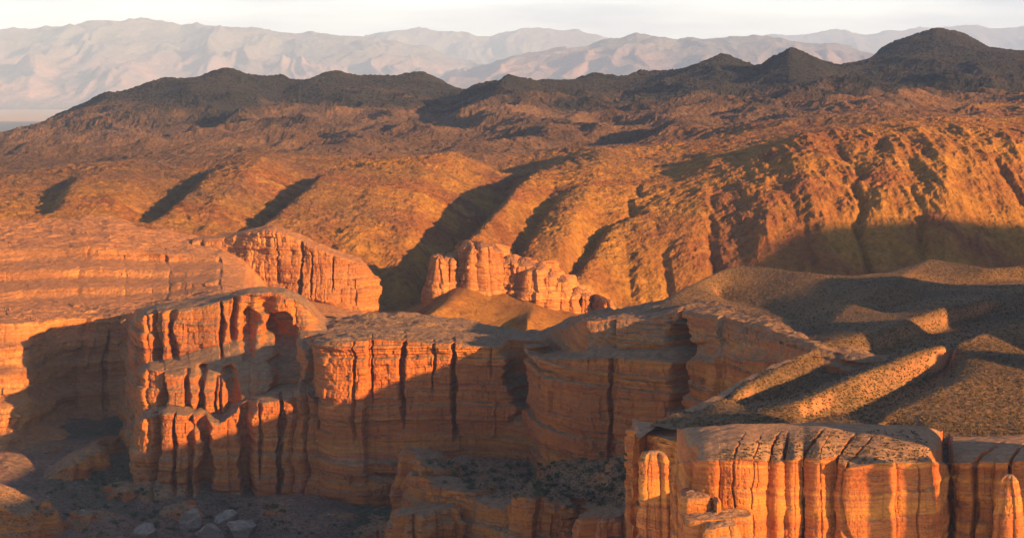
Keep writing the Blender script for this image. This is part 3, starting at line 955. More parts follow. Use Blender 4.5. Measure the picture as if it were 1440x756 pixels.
mesa = sheet('mesa_terrain', [
    mw(340, (452, 760), (462, 745), (464, 740), (468, 735), (640, 725), (660, 700)),
    mw(420, (452, 730), (464, 710), (466, 705), (470, 690), (640, 680), (660, 660)),
    mw(446, (452, 715), (466, 680), (468, 672), (474, 650), (690, 640), (705, 620)),
    mw(460, (450, 715), (467, 670), (469, 655), (478, 616), (700, 605), (728, 585)),
    mw(500, (444, 715), (462, 670), (464, 655), (479, 610), (704, 598), (738, 575)),
    mw(560, (437, 715), (460, 670), (462, 655), (480, 608), (706, 597), (742, 572)),
    mw(640, (446, 705), (466, 665), (468, 650), (484, 606), (700, 596), (735, 570)),
    mw(700, (458, 700), (470, 665), (472, 650), (486, 604), (690, 594), (720, 565)),
    mw(735, (466, 700), (474, 665), (478, 650), (488, 602), (670, 590), (705, 560)),
    mw(762, (464, 695), (474, 650), (490, 630), (504, 572), (655, 562), (700, 535)),
    mw(800, (448, 690), (460, 610), (496, 594), (506, 560), (650, 550), (700, 525)),
    mw(824, (440, 680), (452, 580), (494, 570), (506, 556), (648, 546), (700, 520)),
    mw(900, (428, 640), (446, 576), (488, 567), (503, 552), (645, 542), (700, 515)),
    mw(960, (420, 620), (438, 571), (486, 561), (505, 546), (645, 535), (700, 505)),
    mw(1010, (424, 590), (444, 545), (482, 536), (504, 528), (645, 516), (700, 490)),
    mw(1090, (448, 535), (462, 512), (484, 504), (506, 496), (645, 484), (700, 460)),
    mw(1155, (482, 492), (488, 478), (500, 473), (512, 468), (645, 458), (700, 440)),
    mw(1260, (500, 480), (505, 462), (515, 458), (530, 455), (645, 445), (700, 430))],
    [(50, 0.05), (70, 0.9), (50, 0.15), (300, 1.0), (70, 0.12)], M_ROCK, 5, ds=0.32, k=0.9, rim_row=3, big=34, gs=0.22, blk=0.85, st=1.35, top_noise=1.8,
    fissures=[(523, 0.35, 3, 2.7, 3.4), (567, 0.75, 5, 2.4, 3.5), (638, 0.95, 6, 2.2, 3.6), (608, 0.4, 2.5, 2.8, 3.3), (690, 0.3, 1.5, 2.9, 3.2), (724, 4.2, 16, 2.2, 3.5), (958, 0.9, 5, 0.7, 2.2), (966, 3.6, 12, 1.3, 3.5), (858, 0.6, 3, 3, 4), (500, 0.5, 3, 3, 3.6)])
structure(mesa, 'long banded mesa wall across the middle, half lit, flat grey brown top')

# ---- lower bench under the shaded wall
bench = sheet('bench_terrain', [
    mw(560, (650, 596), (690, 560), (800, 552), (830, 520)),
    mw(580, (640, 594), (668, 545), (800, 538), (830, 510)),
    mw(620, (640, 592), (682, 535), (800, 526), (830, 500)),
    mw(680, (642, 591), (702, 520), (800, 512), (830, 490)),
    mw(740, (642, 590), (716, 510), (800, 502), (830, 480)),
    mw(800, (636, 588), (712, 508), (800, 498), (830, 480)),
    mw(860, (622, 560), (722, 490), (800, 482), (830, 460)),
    mw(920, (618, 540), (728, 470), (800, 462), (830, 440)),
    mw(990, (618, 520), (730, 450), (800, 442), (830, 430))],
    [(120, 0.04), (170, 1.0), (20, 0.2)], M_ROCK, 55, ds=0.3, k=0.8, rim_row=1, big=14, gs=0.5, top_noise=2.4, fissures=[(655, 0.8, 4, 1, 2), (720, 0.6, 3, 1, 2)])
structure(bench, 'low rock bench with shrubs under the shaded mesa wall')


bench_root = bpy.data.objects.new('ledge_terrain', None)
col.objects.link(bench_root)
structure(bench_root, 'broken red ledges along the front of the shrubby bench')
for i, (l, r, yt, Y, dp, tl) in enumerate([(574, 644, 658, 548, 26, -0.22), (606, 690, 692, 524, 18, -0.12), (560, 640, 722, 514, 14, 0.10), (734, 806, 704, 500, 16, -0.15), (830, 905, 726, 474, 14, 0.12), (482, 520, 668, 596, 10, 0.0), (518, 548, 676, 594, 8, 0.0)]):
    butte('buttress', l, r, yt, Y, dp, M_ROCK, 1000 + 7 * i, z_bot=-137, n=8, batter=0.12, dome=0.5, k=0.7, ds=0.3, tilt=tl, big=9, small=3.5, amp=1.4, parent=bench_root, rot=0.3 * math.sin(i * 3.1 + 1))

# ---- crags: a flight of buttressed steps left of the mesa
CR = [
    (178, (440, 800), (452, 790), (518, 780), (530, 765), (590, 755), (602, 745), (664, 735), (684, 720)),
    (184, (440, 760), (452, 735), (518, 705), (530, 690), (590, 672), (602, 650), (664, 640), (684, 625)),
    (200, (432, 740), (444, 690), (512, 680), (522, 660), (578, 652), (590, 634), (676, 626), (692, 605)),
    (235, (425, 735), (436, 688), (504, 678), (524, 656), (568, 648), (580, 630), (678, 622), (695, 600)),
    (270, (420, 732), (432, 688), (494, 678), (528, 654), (574, 646), (584, 630), (680, 622), (698, 600)),
    (310, (412, 730), (424, 686), (484, 676), (538, 652), (582, 645), (594, 630), (690, 622), (704, 600)),
    (350, (405, 728), (412, 686), (472, 676), (530, 654), (558, 646), (570, 631), (692, 622), (706, 602)),
    (400, (405, 726), (412, 686), (466, 677), (518, 655), (545, 647), (562, 632), (694, 622), (708, 602)),
    (430, (420, 722), (436, 682), (466, 674), (488, 650), (530, 640), (556, 628), (696, 618), (710, 595)),
    (458, (446, 712), (462, 678), (467, 668), (478, 630), (540, 624), (590, 614), (700, 606), (722, 588)),
    (472, (446, 708), (462, 674), (467, 664), (479, 622), (540, 616), (590, 610), (702, 602), (728, 584)),
]
crags = sheet('crag_terrain', [[(c[0], py_of(-138.0, Y - 12) if k_ == 7 else yy, Y - float(np.interp(c[0], [190, 430, 460], [16, 12, 0]))) for k_, (yy, Y) in enumerate(c[1:])] for c in CR],
    [(40, 0.1), (110, 1.0), (30, 0.3), (110, 1.0), (30, 0.3), (200, 1.0), (40, 0.15)], M_ROCK, 88, ds=0.28, k=0.72, rim_row=5, big=17, small=6, undul=3.0, gs=0.3, st=1.2,
    fissures=[(214, 1.5, 8, 4.6, 6.6), (245, 0.6, 5, 4.9, 6.2), (268, 0.9, 5, 4.6, 6.4), (287, 2.1, 10, 4.3, 6.6), (345, 2.1, 10, 4.5, 6.6), (394, 0.8, 6, 4.4, 6.6), (424, 1.2, 6, 4.2, 6.5), (366, 0.5, 3, 4.8, 5.8),
              (226, 1.6, 7, 2.6, 4.2), (262, 0.8, 5, 2.8, 4.5), (284, 1.4, 7, 2.6, 4.6), (304, 0.5, 3, 2.9, 4.0), (311, 0.5, 3, 2.9, 4.0), (326, 1.5, 6, 2.7, 4.4), (398, 3.2, 11, 1.6, 4.4), (432, 1.6, 8, 2.4, 4.4), (448, 0.9, 6, 2.4, 5.4),
              (214, 1.8, 6, 0.8, 2.2), (244, 1.2, 5, 0.8, 2.2), (312, 0.8, 6, 0.6, 2.4), (330, 0.9, 6, 0.7, 2.0), (346, 2.2, 7, 1.4, 2.6), (380, 2.4, 6, 1.2, 2.4)])
structure(crags, 'flight of orange rock buttresses stepping down left of the mesa')

# ---- small orange outcrops at the foot of the ochre hill
ro = random.Random(4)
for lab, xs, ys, yy0, mat_ in [
        ('pale jagged orange outcrop beside the mouth of the shaded valley', [612, 640, 668, 712], [372, 358, 351, 364], 958, M_ROCK_FAR),
        ('vivid orange red rock faces at the foot of the ochre slope', [712, 735, 765, 800, 842], [376, 372, 380, 404, 428], 955, M_ROCK_FAR)]:
    root = bpy.data.objects.new('rock_outcrop_terrain', None)
    col.objects.link(root)
    structure(root, lab)
    p_ = xs[0]
    q_ = 0
    while p_ < xs[-1] - 6:
        w_ = ro.uniform(11, 24)
        mid = p_ + w_ / 2
        butte('buttress', p_ - 1, p_ + w_ + 1, float(np.interp(mid, xs, ys)) + ro.uniform(-5, 6), yy0 + ro.uniform(-6, 6), 40, mat_, 300 + int(mid), z_bot=-130, n=5, batter=0.22, dome=ro.uniform(1, 3), k=0.75, ds=0.45, tilt=ro.uniform(-0.25, 0.25), big=9, small=3, amp=1.1, parent=root, rot=ro.uniform(-0.3, 0.3))
        p_ += w_
        q_ += 1

# ------------------------------------------------------------------ right: steppe plateau with its spurs
NEAR = 0.82


def zl(px, py, z):
    return (px, py, -z * NEAR / ((py - HOR) / F))


PLAT = [
    # skyline
    [zl(900, 440, -86), zl(950, 412, -80), zl(990, 390, -78), zl(1035, 371, -76), zl(1075, 374, -76.5), zl(1150, 385, -77), zl(1200, 388, -77.5), zl(1250, 384, -77), zl(1290, 369, -76), zl(1310, 363, -75), zl(1345, 369, -75.5), zl(1385, 377, -76), zl(1440, 372, -75), zl(1600, 360, -73), zl(2100, 340, -70)],
    [(700, 520, 780), (1000, 470, 860), (1100, 455, 860), (1440, 455, 860), (2100, 455, 860)],
    # hollow below the skyline
    [zl(1010, 420, -86), zl(1080, 434, -86), zl(1130, 455, -85), zl(1150, 470, -84)],
    [zl(1240, 440, -83), zl(1330, 405, -81), zl(1440, 392, -80), zl(1700, 380, -78)],
    [zl(1310, 363, -75), zl(1250, 400, -77), zl(1180, 440, -79.5), zl(1150, 470, -81)],
    # spur B
    [zl(1000, 562, -83), zl(1035, 548, -82), zl(1090, 520, -80), zl(1160, 480, -78.2), zl(1225, 468, -77.6), zl(1330, 432, -76.2), zl(1440, 408, -75.5), zl(1700, 388, -74)],
    [zl(960, 580, -86), zl(1060, 566, -86), zl(1110, 556, -85.5), zl(1240, 500, -83.8), zl(1320, 468, -82.5), zl(1440, 426, -81), zl(1700, 402, -79)],
    # spur C
    [zl(960, 596, -84.5), zl(1040, 586, -82.6), zl(1140, 560, -79.6), zl(1200, 530, -77.8), zl(1290, 492, -75.2), zl(1370, 470, -73.2), zl(1440, 450, -71.5), zl(1700, 412, -69)],
    [zl(1130, 592, -85), zl(1200, 580, -84.5), zl(1310, 530, -82.5), zl(1440, 474, -80.5), zl(1700, 432, -78)],
    # slope E
    [zl(1230, 592, -82), zl(1300, 560, -80), zl(1370, 527, -78), zl(1440, 494, -76.5), zl(1700, 444, -74)],
    [zl(1290, 606, -82.5), zl(1360, 598, -82.5), zl(1440, 582, -81.5), zl(1700, 540, -80)],
    # towards the rim
    [zl(885, 596, -87), zl(960, 606, -86), zl(1040, 606, -85), zl(1150, 604, -84.5), zl(1250, 600, -84), zl(1290, 614, -84), zl(1340, 630, -84.5), zl(1440, 632, -84), zl(1700, 640, -84)],
    [zl(880, 640, -89), zl(1000, 650, -88), zl(1200, 650, -87), zl(1440, 660, -86), zl(1700, 670, -86)],
]
plat_field = Field(800, 2100, 300, 900, PLAT, 520, 320, 2)


def plat_detail(X, Y, Z, PX):
    return 0.6 * fbm(X / 22, Y / 30, 5.5, 4, 0.5) + 0.10 * fbm(X / 1.6, Y / 1.8, 1.5, 3, 0.6)


def plat_cut(PX, Y):
    """the plateau ends at its broken rim"""
    X = (PX - 720) / F * Y
    rim = NEAR * np.interp(PX, [800, 884, 960, 1010, 1100, 1290, 1330, 1440, 2100], [505, 500, 480, 450, 440, 436, 436, 432, 410])
    left = np.interp(Y, [350, 395, 410, 425, 440, 455, 470, 482, 510, 540, 560, 578, 610], [886, 886, 930, 985, 1040, 1090, 1135, 1155, 1092, 1012, 962, 905, 850])
    return (Y > rim + 3 * fbm(X / 8, Y / 8, 2.2, 3)) & (PX > left + 4 * fbm(X / 5, Y / 5, 4.2, 3))


plateau = field_mesh('plateau_terrain', plat_field, 840, 2050, 330, 850, 1.1, 900, plat_detail, M_STEPPE, plat_cut)
structure(plateau, 'rolling steppe plateau with grassy spurs on the right')

back_edge = [(1158, 476), (1135, 470), (1090, 455), (1040, 440), (985, 425), (930, 410), (892, 397)]
edge_cols = []
for px_, Y_ in reversed(back_edge):
    zr = float(plat_field.at(np.array([px_ + 4.0]), np.array([Y_ - 1.0]))[0]) - 0.2
    edge_cols.append([(px_ + 8, py_of(zr + 0.1, Y_ - 3), Y_ - 3), (px_, py_of(zr, Y_), Y_), (px_ - 4, py_of(-125, Y_ + 8), Y_ + 8)])
plat_edge = sheet('ledge_terrain', edge_cols[::-1], [(6, 0.1), (60, 0.6)], M_ROCK_NEAR, 66, ds=0.8, k=0.6, rim_row=1)
structure(plat_edge, 'cliff below the far edge of the grassy spur')

# ---- rim blocks of the plateau in the foreground
rim_root = bpy.data.objects.new('rim_terrain', None)
col.objects.link(rim_root)
structure(rim_root, 'foreground rim of lit orange buttresses split by deep cracks')
def rc(px, back, cap, rim, neck, Yb, z_b=-113.0):
    return [(px, *back), (px, *cap), (px, *rim), (px, *neck), (px, py_of(z_b, Yb), Yb)]


front = sheet('buttress', [
    rc(952, (602, 380), (630, 374), (650, 372), (657, 373), 371),
    rc(966, (601, 374), (628, 356), (650, 349), (658, 350.5), 348),
    rc(984, (600, 370), (624, 347), (647, 340), (655, 341.4), 339),
    rc(1010, (598, 369), (622, 345), (648, 337.2), (656, 338.6), 336.5),
    rc(1050, (597, 368), (620, 344), (643, 336.0), (652, 337.4), 335.5),
    rc(1076, (596, 367), (623, 345), (649, 337.6), (656, 339), 337),
    rc(1084, (596, 367), (622, 346), (647, 340.0), (655, 341), 339),
    rc(1094, (596, 367), (622, 346), (649, 338.4), (656, 339.6), 337.6),
    rc(1104, (595, 367), (621, 347), (645, 340.2), (653, 341), 339),
    rc(1118, (595, 367), (620, 345), (645, 337.4), (653, 338.8), 336.6),
    rc(1133, (594, 367), (619, 347), (642, 340.0), (650, 341), 339),
    rc(1152, (593, 367), (620, 344), (645, 336.6), (654, 338), 335.8),
    rc(1176, (593, 367), (621, 346), (643, 339.4), (652, 340.4), 338.4),
    rc(1195, (594, 368), (628, 344), (656, 335.6), (664, 337.2), 335.4),
    rc(1230, (594, 368), (627, 343), (649, 335.2), (659, 336.8), 335.0),
    rc(1275, (597, 370), (627, 344), (650, 336.6), (658, 338.2), 336.4),
    rc(1306, (601, 372), (628, 347), (648, 339), (656, 340.4), 338.5),
    rc(1322, (606, 376), (632, 358), (650, 352), (658, 353), 351),
    rc(1330, (608, 386), (634, 380), (650, 376), (658, 377), 375)],
    [(40, 0.04), (44, 0.10), (14, 0.8), (190, 1.0)], M_ROCK_NEAR, 512, ds=0.13, k=0.40, rim_row=2, big=16, small=5, gs=0.3, blk=0.45, st=0.9, top_noise=0.55, crack=1.6, parent=rim_root,
    fissures=[(1084, 0.42, 3.0, 1.0, 4), (1104, 0.32, 2.4, 1.2, 4), (1133, 0.60, 3.6, 0.5, 4), (1177, 0.40, 3.0, 0.7, 4), (1196, 0.25, 1.2, 2.4, 3.4), (1030, 0.12, 0.7, 2.2, 3.4), (1290, 0.16, 0.9, 2.6, 3.6), (1156, 0.12, 0.7, 2.6, 3.6), (1060, 0.10, 0.6, 2.8, 4)])
RIM = [(962, 1000, 700, 336, 10), (968, 1062, 729, 331, 8), (1006, 1015, 704, 334, 3.5), (990, 1040, 742, 326, 6)]
for i, (l, r, yt, Y, dp) in enumerate(RIM):
    butte('buttress', l, r, yt, Y, dp, M_ROCK_NEAR, 500 + 5 * i, gs=0.4, blk=0.7, n=6.0, batter=0.03, dome=0.4, k=0.42, ds=0.16, z_bot=-113, parent=rim_root, big=8, small=3, amp=0.6, tilt=0.12 * math.sin(i * 2.2 + 0.5))
dark_rim = sheet('rim_terrain', [
    rc(1330, (612, 385), (636, 378), (652, 374), (660, 375), 373),
    rc(1340, (612, 375), (634, 358), (651, 352), (660, 353.5), 352),
    rc(1400, (612, 372), (632, 354), (649, 348), (658, 349.5), 348),
    rc(1450, (612, 370), (630, 353), (647, 347), (656, 348.5), 347),
    rc(1560, (612, 366), (630, 348), (646, 343), (655, 344.5), 343)],
    [(24, 0.04), (30, 0.1), (14, 0.8), (150, 1.0)], M_ROCK_NEAR, 566, ds=0.16, k=0.45, rim_row=2, big=10, small=4, gs=0.5, blk=0.8, top_noise=0.6, crack=1.2, fissures=[(1372, 0.4, 2.4, 1.5, 4), (1420, 0.3, 2, 1.6, 4)])
structure(dark_rim, 'shaded rim of the plateau right of the deep gap')
ledge = sheet('ledge_terrain', [
    rc(890, (588, 440), (595, 434), (603, 430), (613, 432), 431, -122),
    rc(898, (590, 436), (598, 420), (606, 412), (616, 415), 413, -122),
    rc(914, (592, 428), (602, 411), (610, 403), (620, 406.5), 404, -122),
    rc(944, (594, 420), (606, 403), (617, 395), (627, 398), 396, -122),
    rc(966, (598, 412), (612, 394), (628, 385), (638, 388), 386, -122),
    rc(1000, (602, 395), (616, 380), (632, 372), (642, 374.5), 373, -122)],
    [(24, 0.05), (30, 0.1), (16, 0.8), (170, 1.0)], M_ROCK_NEAR, 612, ds=0.18, k=0.5, rim_row=2, big=9, small=4, gs=0.5, blk=0.9, top_noise=0.7)
structure(ledge, 'grey overhanging ledge at the left end of the plateau')

# ---- red slabs at the lower left
for i, (l, r, yt, Y, dp, tl, lab) in enumerate([
        (-60, 42, 708, 545, 20, -0.35, 'low red rock slab in the bottom left corner'),
        (10, 128, 668, 640, 40, 0.40, 'dark brown tilted rock slope in the shaded left of the canyon'),
        (55, 74, 712, 556, 4, 0.0, 'small brown rock knob on the canyon floor')]):
    o = butte('rock_outcrop_terrain', l, r, yt, Y, dp, M_ROCK, 900 + i * 9, z_bot=-137, n=6, batter=0.35, dome=2.0, k=0.7, ds=0.4, tilt=tl, big=9, small=3, amp=1.2)
    structure(o, lab)

scree_root = bpy.data.objects.new('scree_terrain', None)
col.objects.link(scree_root)
structure(scree_root, 'low broken rock ribs on the shaded canyon floor')
for i, (l, r, yt, Y, dp) in enumerate([(150, 196, 690, 604, 14), (232, 262, 716, 580, 10), (372, 432, 722, 578, 12), (440, 500, 732, 570, 10), (500, 560, 744, 560, 10), (112, 170, 728, 566, 10), (20, 66, 640, 668, 30)]):
    butte('rib', l, r, yt, Y, dp, M_ROCK, 1200 + 7 * i, z_bot=-140, n=3, batter=0.55, dome=1.0, k=0.7, ds=0.4, tilt=0.2 * math.sin(2.1 * i), big=7, small=3, amp=1.5, parent=scree_root, rot=0.4 * math.sin(i * 1.7))

# ---- free standing pinnacles
o = butte('rock_pinnacle', 903, 938, 640, 343, 4.0, M_ROCK_NEAR, 700, n=2.6, batter=0.035, dome=0.5, k=0.36, ds=0.14, z_bot=-112, big=6, small=2.2, amp=0.9, own_origin=True)
thing(o, 'slim lit orange rock pillar standing free before the shaded ledges', 'rock pillar')
o = butte('rock_pinnacle', 1412, 1436, 674, 335, 3.4, M_ROCK_NEAR, 720, n=2.4, batter=0.13, dome=0.6, k=0.34, ds=0.14, z_bot=-104, big=6, small=2.2, amp=0.8, own_origin=True)
thing(o, 'lit orange rock spire at the right edge before the shaded rim', 'rock pillar')

# ------------------------------------------------------------------ canyon floor
FLO = [z_line(py_of(-131, 420), 420), z_line(py_of(-130, 560), 560), z_line(py_of(-128, 660), 660), z_line(py_of(-127, 760), 760), z_line(py_of(-125, 860), 860),
       [(150, 730, 575), (260, 700, 600), (330, 690, 610)], [(0, 690, 600), (60, 690, 600), (120, 660, 660)], [(300, 745, 560), (450, 742, 560), (520, 752, 560)], [(90, 742, 570), (130, 706, 600), (180, 680, 640)]]
floor_field = Field(-900, 2300, 400, 900, FLO, 320, 160, 3)


def floor_detail(X, Y, Z, PX):
    return 4.6 * fbm(X / 30, Y / 40, 7.5, 4, 0.5) + 0.6 * fbm(X / 4, Y / 5, 2.5, 3, 0.6)


floor = field_mesh('canyon_floor_ground', floor_field, -900, 2300, 410, 880, 2.2, 420, floor_detail, M_FLOOR)
structure(floor, 'shaded canyon floor of scree and low scrub')

# ------------------------------------------------------------------ unseen high ground, shaped to keep the sun from the lower canyon
def back_trace(px, py, Y, t):
    return np.array(pt(px, py, Y)) + SUN * t


def ridge(name, crest, run, base, mat, label, seed, rough=6.0, step=4.0):
    """a hill whose crest follows the given points (left to right seen along the sunlight)"""
    C = np.array(crest, float)
    L = np.concatenate([[0], np.cumsum(np.linalg.norm(np.diff(C[:, :2], axis=0), axis=1))])
    s = np.arange(0, L[-1] + step, step)
    Q = np.stack([np.interp(s, L, C[:, k]) for k in range(3)], 1)
    Q = blur(Q, 2, 0)
    tan = np.gradient(Q[:, :2], axis=0)
    tan = blur(tan, 30, 0)
    tan /= np.linalg.norm(tan, axis=1)[:, None]
    nrm = np.stack([-tan[:, 1], tan[:, 0]], 1)
    v = np.linspace(-1, 1, 81)
    rows = []
    for q in v:
        x = Q[:, 0] + nrm[:, 0] * q * run
        y = Q[:, 1] + nrm[:, 1] * q * run
        f = 1 - abs(q)
        z = base + (Q[:, 2] - base) * f ** 1.15 + rough * (1 - f) * f * 4 * (fbm(x / (run * 0.4), y / (run * 0.4), seed, 4))
        rows.append(np.stack([x, y, z], 1))
    A = np.stack(rows)
    o = mesh_obj(name, A, grid_faces(*A.shape[:2]), mat)
    return structure(o, label)


# ------------------------------------------------------------------ distant plain and ranges
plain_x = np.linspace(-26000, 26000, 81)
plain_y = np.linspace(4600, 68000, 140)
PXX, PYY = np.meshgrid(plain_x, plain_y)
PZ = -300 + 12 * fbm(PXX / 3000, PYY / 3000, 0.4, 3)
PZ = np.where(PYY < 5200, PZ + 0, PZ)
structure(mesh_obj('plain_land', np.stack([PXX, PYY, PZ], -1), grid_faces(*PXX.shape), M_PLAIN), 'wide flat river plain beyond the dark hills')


def far_range(line, Yc, base_px_drop, label, seed, foot=0.72, rough=1.0):
    px = np.array([p[0] for p in line]); py = np.array([p[1] for p in line])
    gx = np.linspace(px[0], px[-1], int((px[-1] - px[0]) / 2.2))
    crest = (HOR - np.interp(gx, px, py)) / F * Yc
    v = np.linspace(0, 1, 130)[:, None]                 # 0 foot, 0.75 crest, 1 behind
    Yv = Yc * (foot + (1 - foot) * v / 0.75)
    Xv = (gx[None, :] - 720) / F * Yv
    f = np.where(v < 0.75, v / 0.75, 1 - (v - 0.75) / 0.25)
    zb = -310.0
    Yb = np.broadcast_to(Yv, Xv.shape)
    sc_ = Yc / 25000.0
    wx = Xv + 500 * sc_ * fbm(Xv / (1800 * sc_), Yb / (2600 * sc_), seed + 9, 3)
    n = ridged(wx / (2300 * sc_) + seed, Yb / (4200 * sc_), seed, 6, 0.55) - 0.4
    spur = ridged(wx / (800 * sc_) + seed, Yb / (5200 * sc_), seed + 3, 5, 0.6) - 0.4
    env = np.broadcast_to(f, Xv.shape)
    fine = 22 * fbm(Xv / (400 * sc_), Yb / (400 * sc_), seed, 4) + 70 * (ridged(Xv / (600 * sc_), Yb / (800 * sc_), seed + 1, 5, 0.6) - 0.5)
    Z = zb + (crest[None, :] - zb) * env ** 1.1 + sc_ * (rough * (300 * n + 220 * spur) * np.sin(np.pi * np.clip(env, 0, 1)) ** 0.8 + fine * env)
    o = mesh_obj('mountains', np.stack([Xv, Yb, Z], -1), grid_faces(*Xv.shape), M_RANGE)
    return structure(o, label)


far_range([(-500, 70), (-100, 42), (0, 40), (60, 36), (110, 33), (130, 26), (180, 25), (235, 29), (255, 33), (275, 29), (305, 32), (340, 38), (400, 42), (480, 48), (540, 56), (600, 66), (680, 90), (760, 150)], 37000, 0, 'hazy blue and pink mountain range at upper left', 1.3, 0.74)
far_range([(430, 90), (500, 55), (535, 42), (560, 38), (610, 40), (645, 44), (690, 52), (715, 43), (745, 40), (800, 40), (840, 44), (870, 58), (920, 80), (980, 120)], 48000, 0, 'pale blue far range with snow patches above the middle', 4.1, 0.85)
far_range([(540, 150), (620, 108), (700, 84), (760, 72), (830, 60), (870, 50), (895, 44), (915, 48), (960, 53), (1010, 51), (1060, 50), (1100, 52), (1150, 57), (1200, 66), (1250, 75), (1330, 90), (1450, 110), (1600, 150)], 28000, 0, 'pink sunlit mountain with ravines behind the dark hills', 7.7, 0.72, 0.8)
far_range([(940, 70), (1030, 52), (1090, 48), (1130, 47), (1175, 42), (1220, 47), (1280, 39), (1330, 36), (1400, 35), (1440, 37), (1520, 40), (1700, 60), (1900, 120)], 57000, 0, 'faint blue snow flecked range at far right', 10.2, 0.85)

# ---- shadow casters at right, out of frame, shaped from the wanted shadow edges
def crest_at_x(targets, x_c):
    out = []
    for a, b, c in targets:
        p = np.array(pt(a, b, c))
        out.append(p + SUN * ((x_c - p[0]) / SUN[0]))
    return sorted(out, key=lambda p: p[0] * math.cos(AZ) + p[1] * math.sin(AZ))


C1 = crest_at_x([(180, 648, 650), (400, 645, 630), (520, 572, 608), (600, 554, 606), (680, 528, 604), (740, 502, 602)], 205)  # unseen crest, traced back along the sun from the mesa's shadow edge
C1 = [C1[0] + np.array([4, -60, -26]), C1[0] + np.array([2, -22, -22]), C1[0] + np.array([0, -8, -8])] + C1 + [C1[-1] + np.array([0, u_, w_]) for u_, w_ in ((18, -16), (34, -16), (54, -7), (126, -7), (178, -27), (240, -38))]
ridge('hill', C1, 55, -72, M_STEPPE, 'unseen grassy hill right of the plateau, shaped to shade the mesa wall', 2.2, 1.5, 2.0)
C2 = [back_trace(a, b, c, 900) for a, b, c in [(1040, 390, 1030), (1065, 362, 1040), (1100, 335, 1062), (1150, 318, 1075), (1200, 311, 1080), (1300, 306, 1085), (1440, 305, 1085), (1700, 310, 1090)]]  # unseen crest, traced back from the shadow edge on the ochre wall
C2 = [C2[0] + np.array([-60, -40, -60])] + C2
ridge('hill', C2, 170, -110, M_OCHRE, 'unseen rocky ochre hill far right, shaped to shade the wall across the canyon', 5.2, 5.0, 5.0)
shade_tower_root = bpy.data.objects.new('rim_terrain', None)
col.objects.link(shade_tower_root)
structure(shade_tower_root, 'unseen rock towers added right of the lit spire to shade the rim')
for i, (xa, xb, zf, t_) in enumerate([(57.5, 62.3, -66.0, 75), (67.3, 80.0, -66.0, 70), (85.5, 120.0, -50.0, 78)]):  # added towers, placed so their shadows fall on the rim face and ledge
    p_ = np.array([0.5 * (xa + xb), 339.0, zf]) + SUN * t_
    hw = 0.5 * (xb - xa) * math.cos(AZ)
    f_ = F / (p_[1] - 3)
    butte('buttress', 720 + (p_[0] - hw) * f_, 720 + (p_[0] + hw) * f_, HOR - p_[2] * f_, p_[1] - 3, 6, M_ROCK_NEAR, 800 + 3 * i, z_bot=-112, n=3.0, batter=0.01, dome=0.8, k=0.25, ds=0.3, rot=AZ, parent=shade_tower_root, amp=0.4)

haze = None


def build_haze():
    x0, x1, y0, y1, z0, z1 = -27000, 27000, -6000, 70000, -420, 2300
    v = [(x, y, z) for z in (z0, z1) for y in (y0, y1) for x in (x0, x1)]
    f = [(0, 2, 3, 1), (4, 5, 7, 6), (0, 1, 5, 4), (1, 3, 7, 5), (3, 2, 6, 7), (2, 0, 4, 6)]
    m = bpy.data.materials.new('haze_air')
    m.use_nodes = True
    nt = m.node_tree
    nt.nodes.clear()
    out = nt.nodes.new('ShaderNodeOutputMaterial')
    vol = nt.nodes.new('ShaderNodeVolumePrincipled')
    vol.inputs['Color'].default_value = (0.38, 0.575, 1.0, 1)
    vol.inputs['Density'].default_value = 2.8e-5
    vol.inputs['Anisotropy'].default_value = -0.25
    nt.links.new(vol.outputs[0], out.inputs['Volume'])
    o = mesh_obj('haze', v, f, m, smooth_shade=False)
    o['kind'] = 'stuff'
    o['label'] = 'thin evening haze over the whole valley'
    return o


build_haze()


# ------------------------------------------------------------------ shrubs, dry scrub and boulders, set on the ground by casting onto it
import bmesh
from mathutils import Vector
bpy.context.view_layer.update()
DG = bpy.context.evaluated_depsgraph_get()
R = random.Random(11)


def ground_at(px, py):
    """where the sight line of a point of the picture meets the ground: (location, normal, object name)"""
    d = Vector(((px - 720.0) / F, 1.0, (HOR - py) / F)).normalized()
    o_ = Vector((0, 0, ZC))
    for _ in range(4):
        hit, loc, nrm, _i, ob, _m = sc.ray_cast(DG, o_, d)
        if not hit:
            return None
        if ob.name.startswith('haze'):
            o_ = loc + d * 0.5
            continue
        return loc, nrm, ob.name
    return None


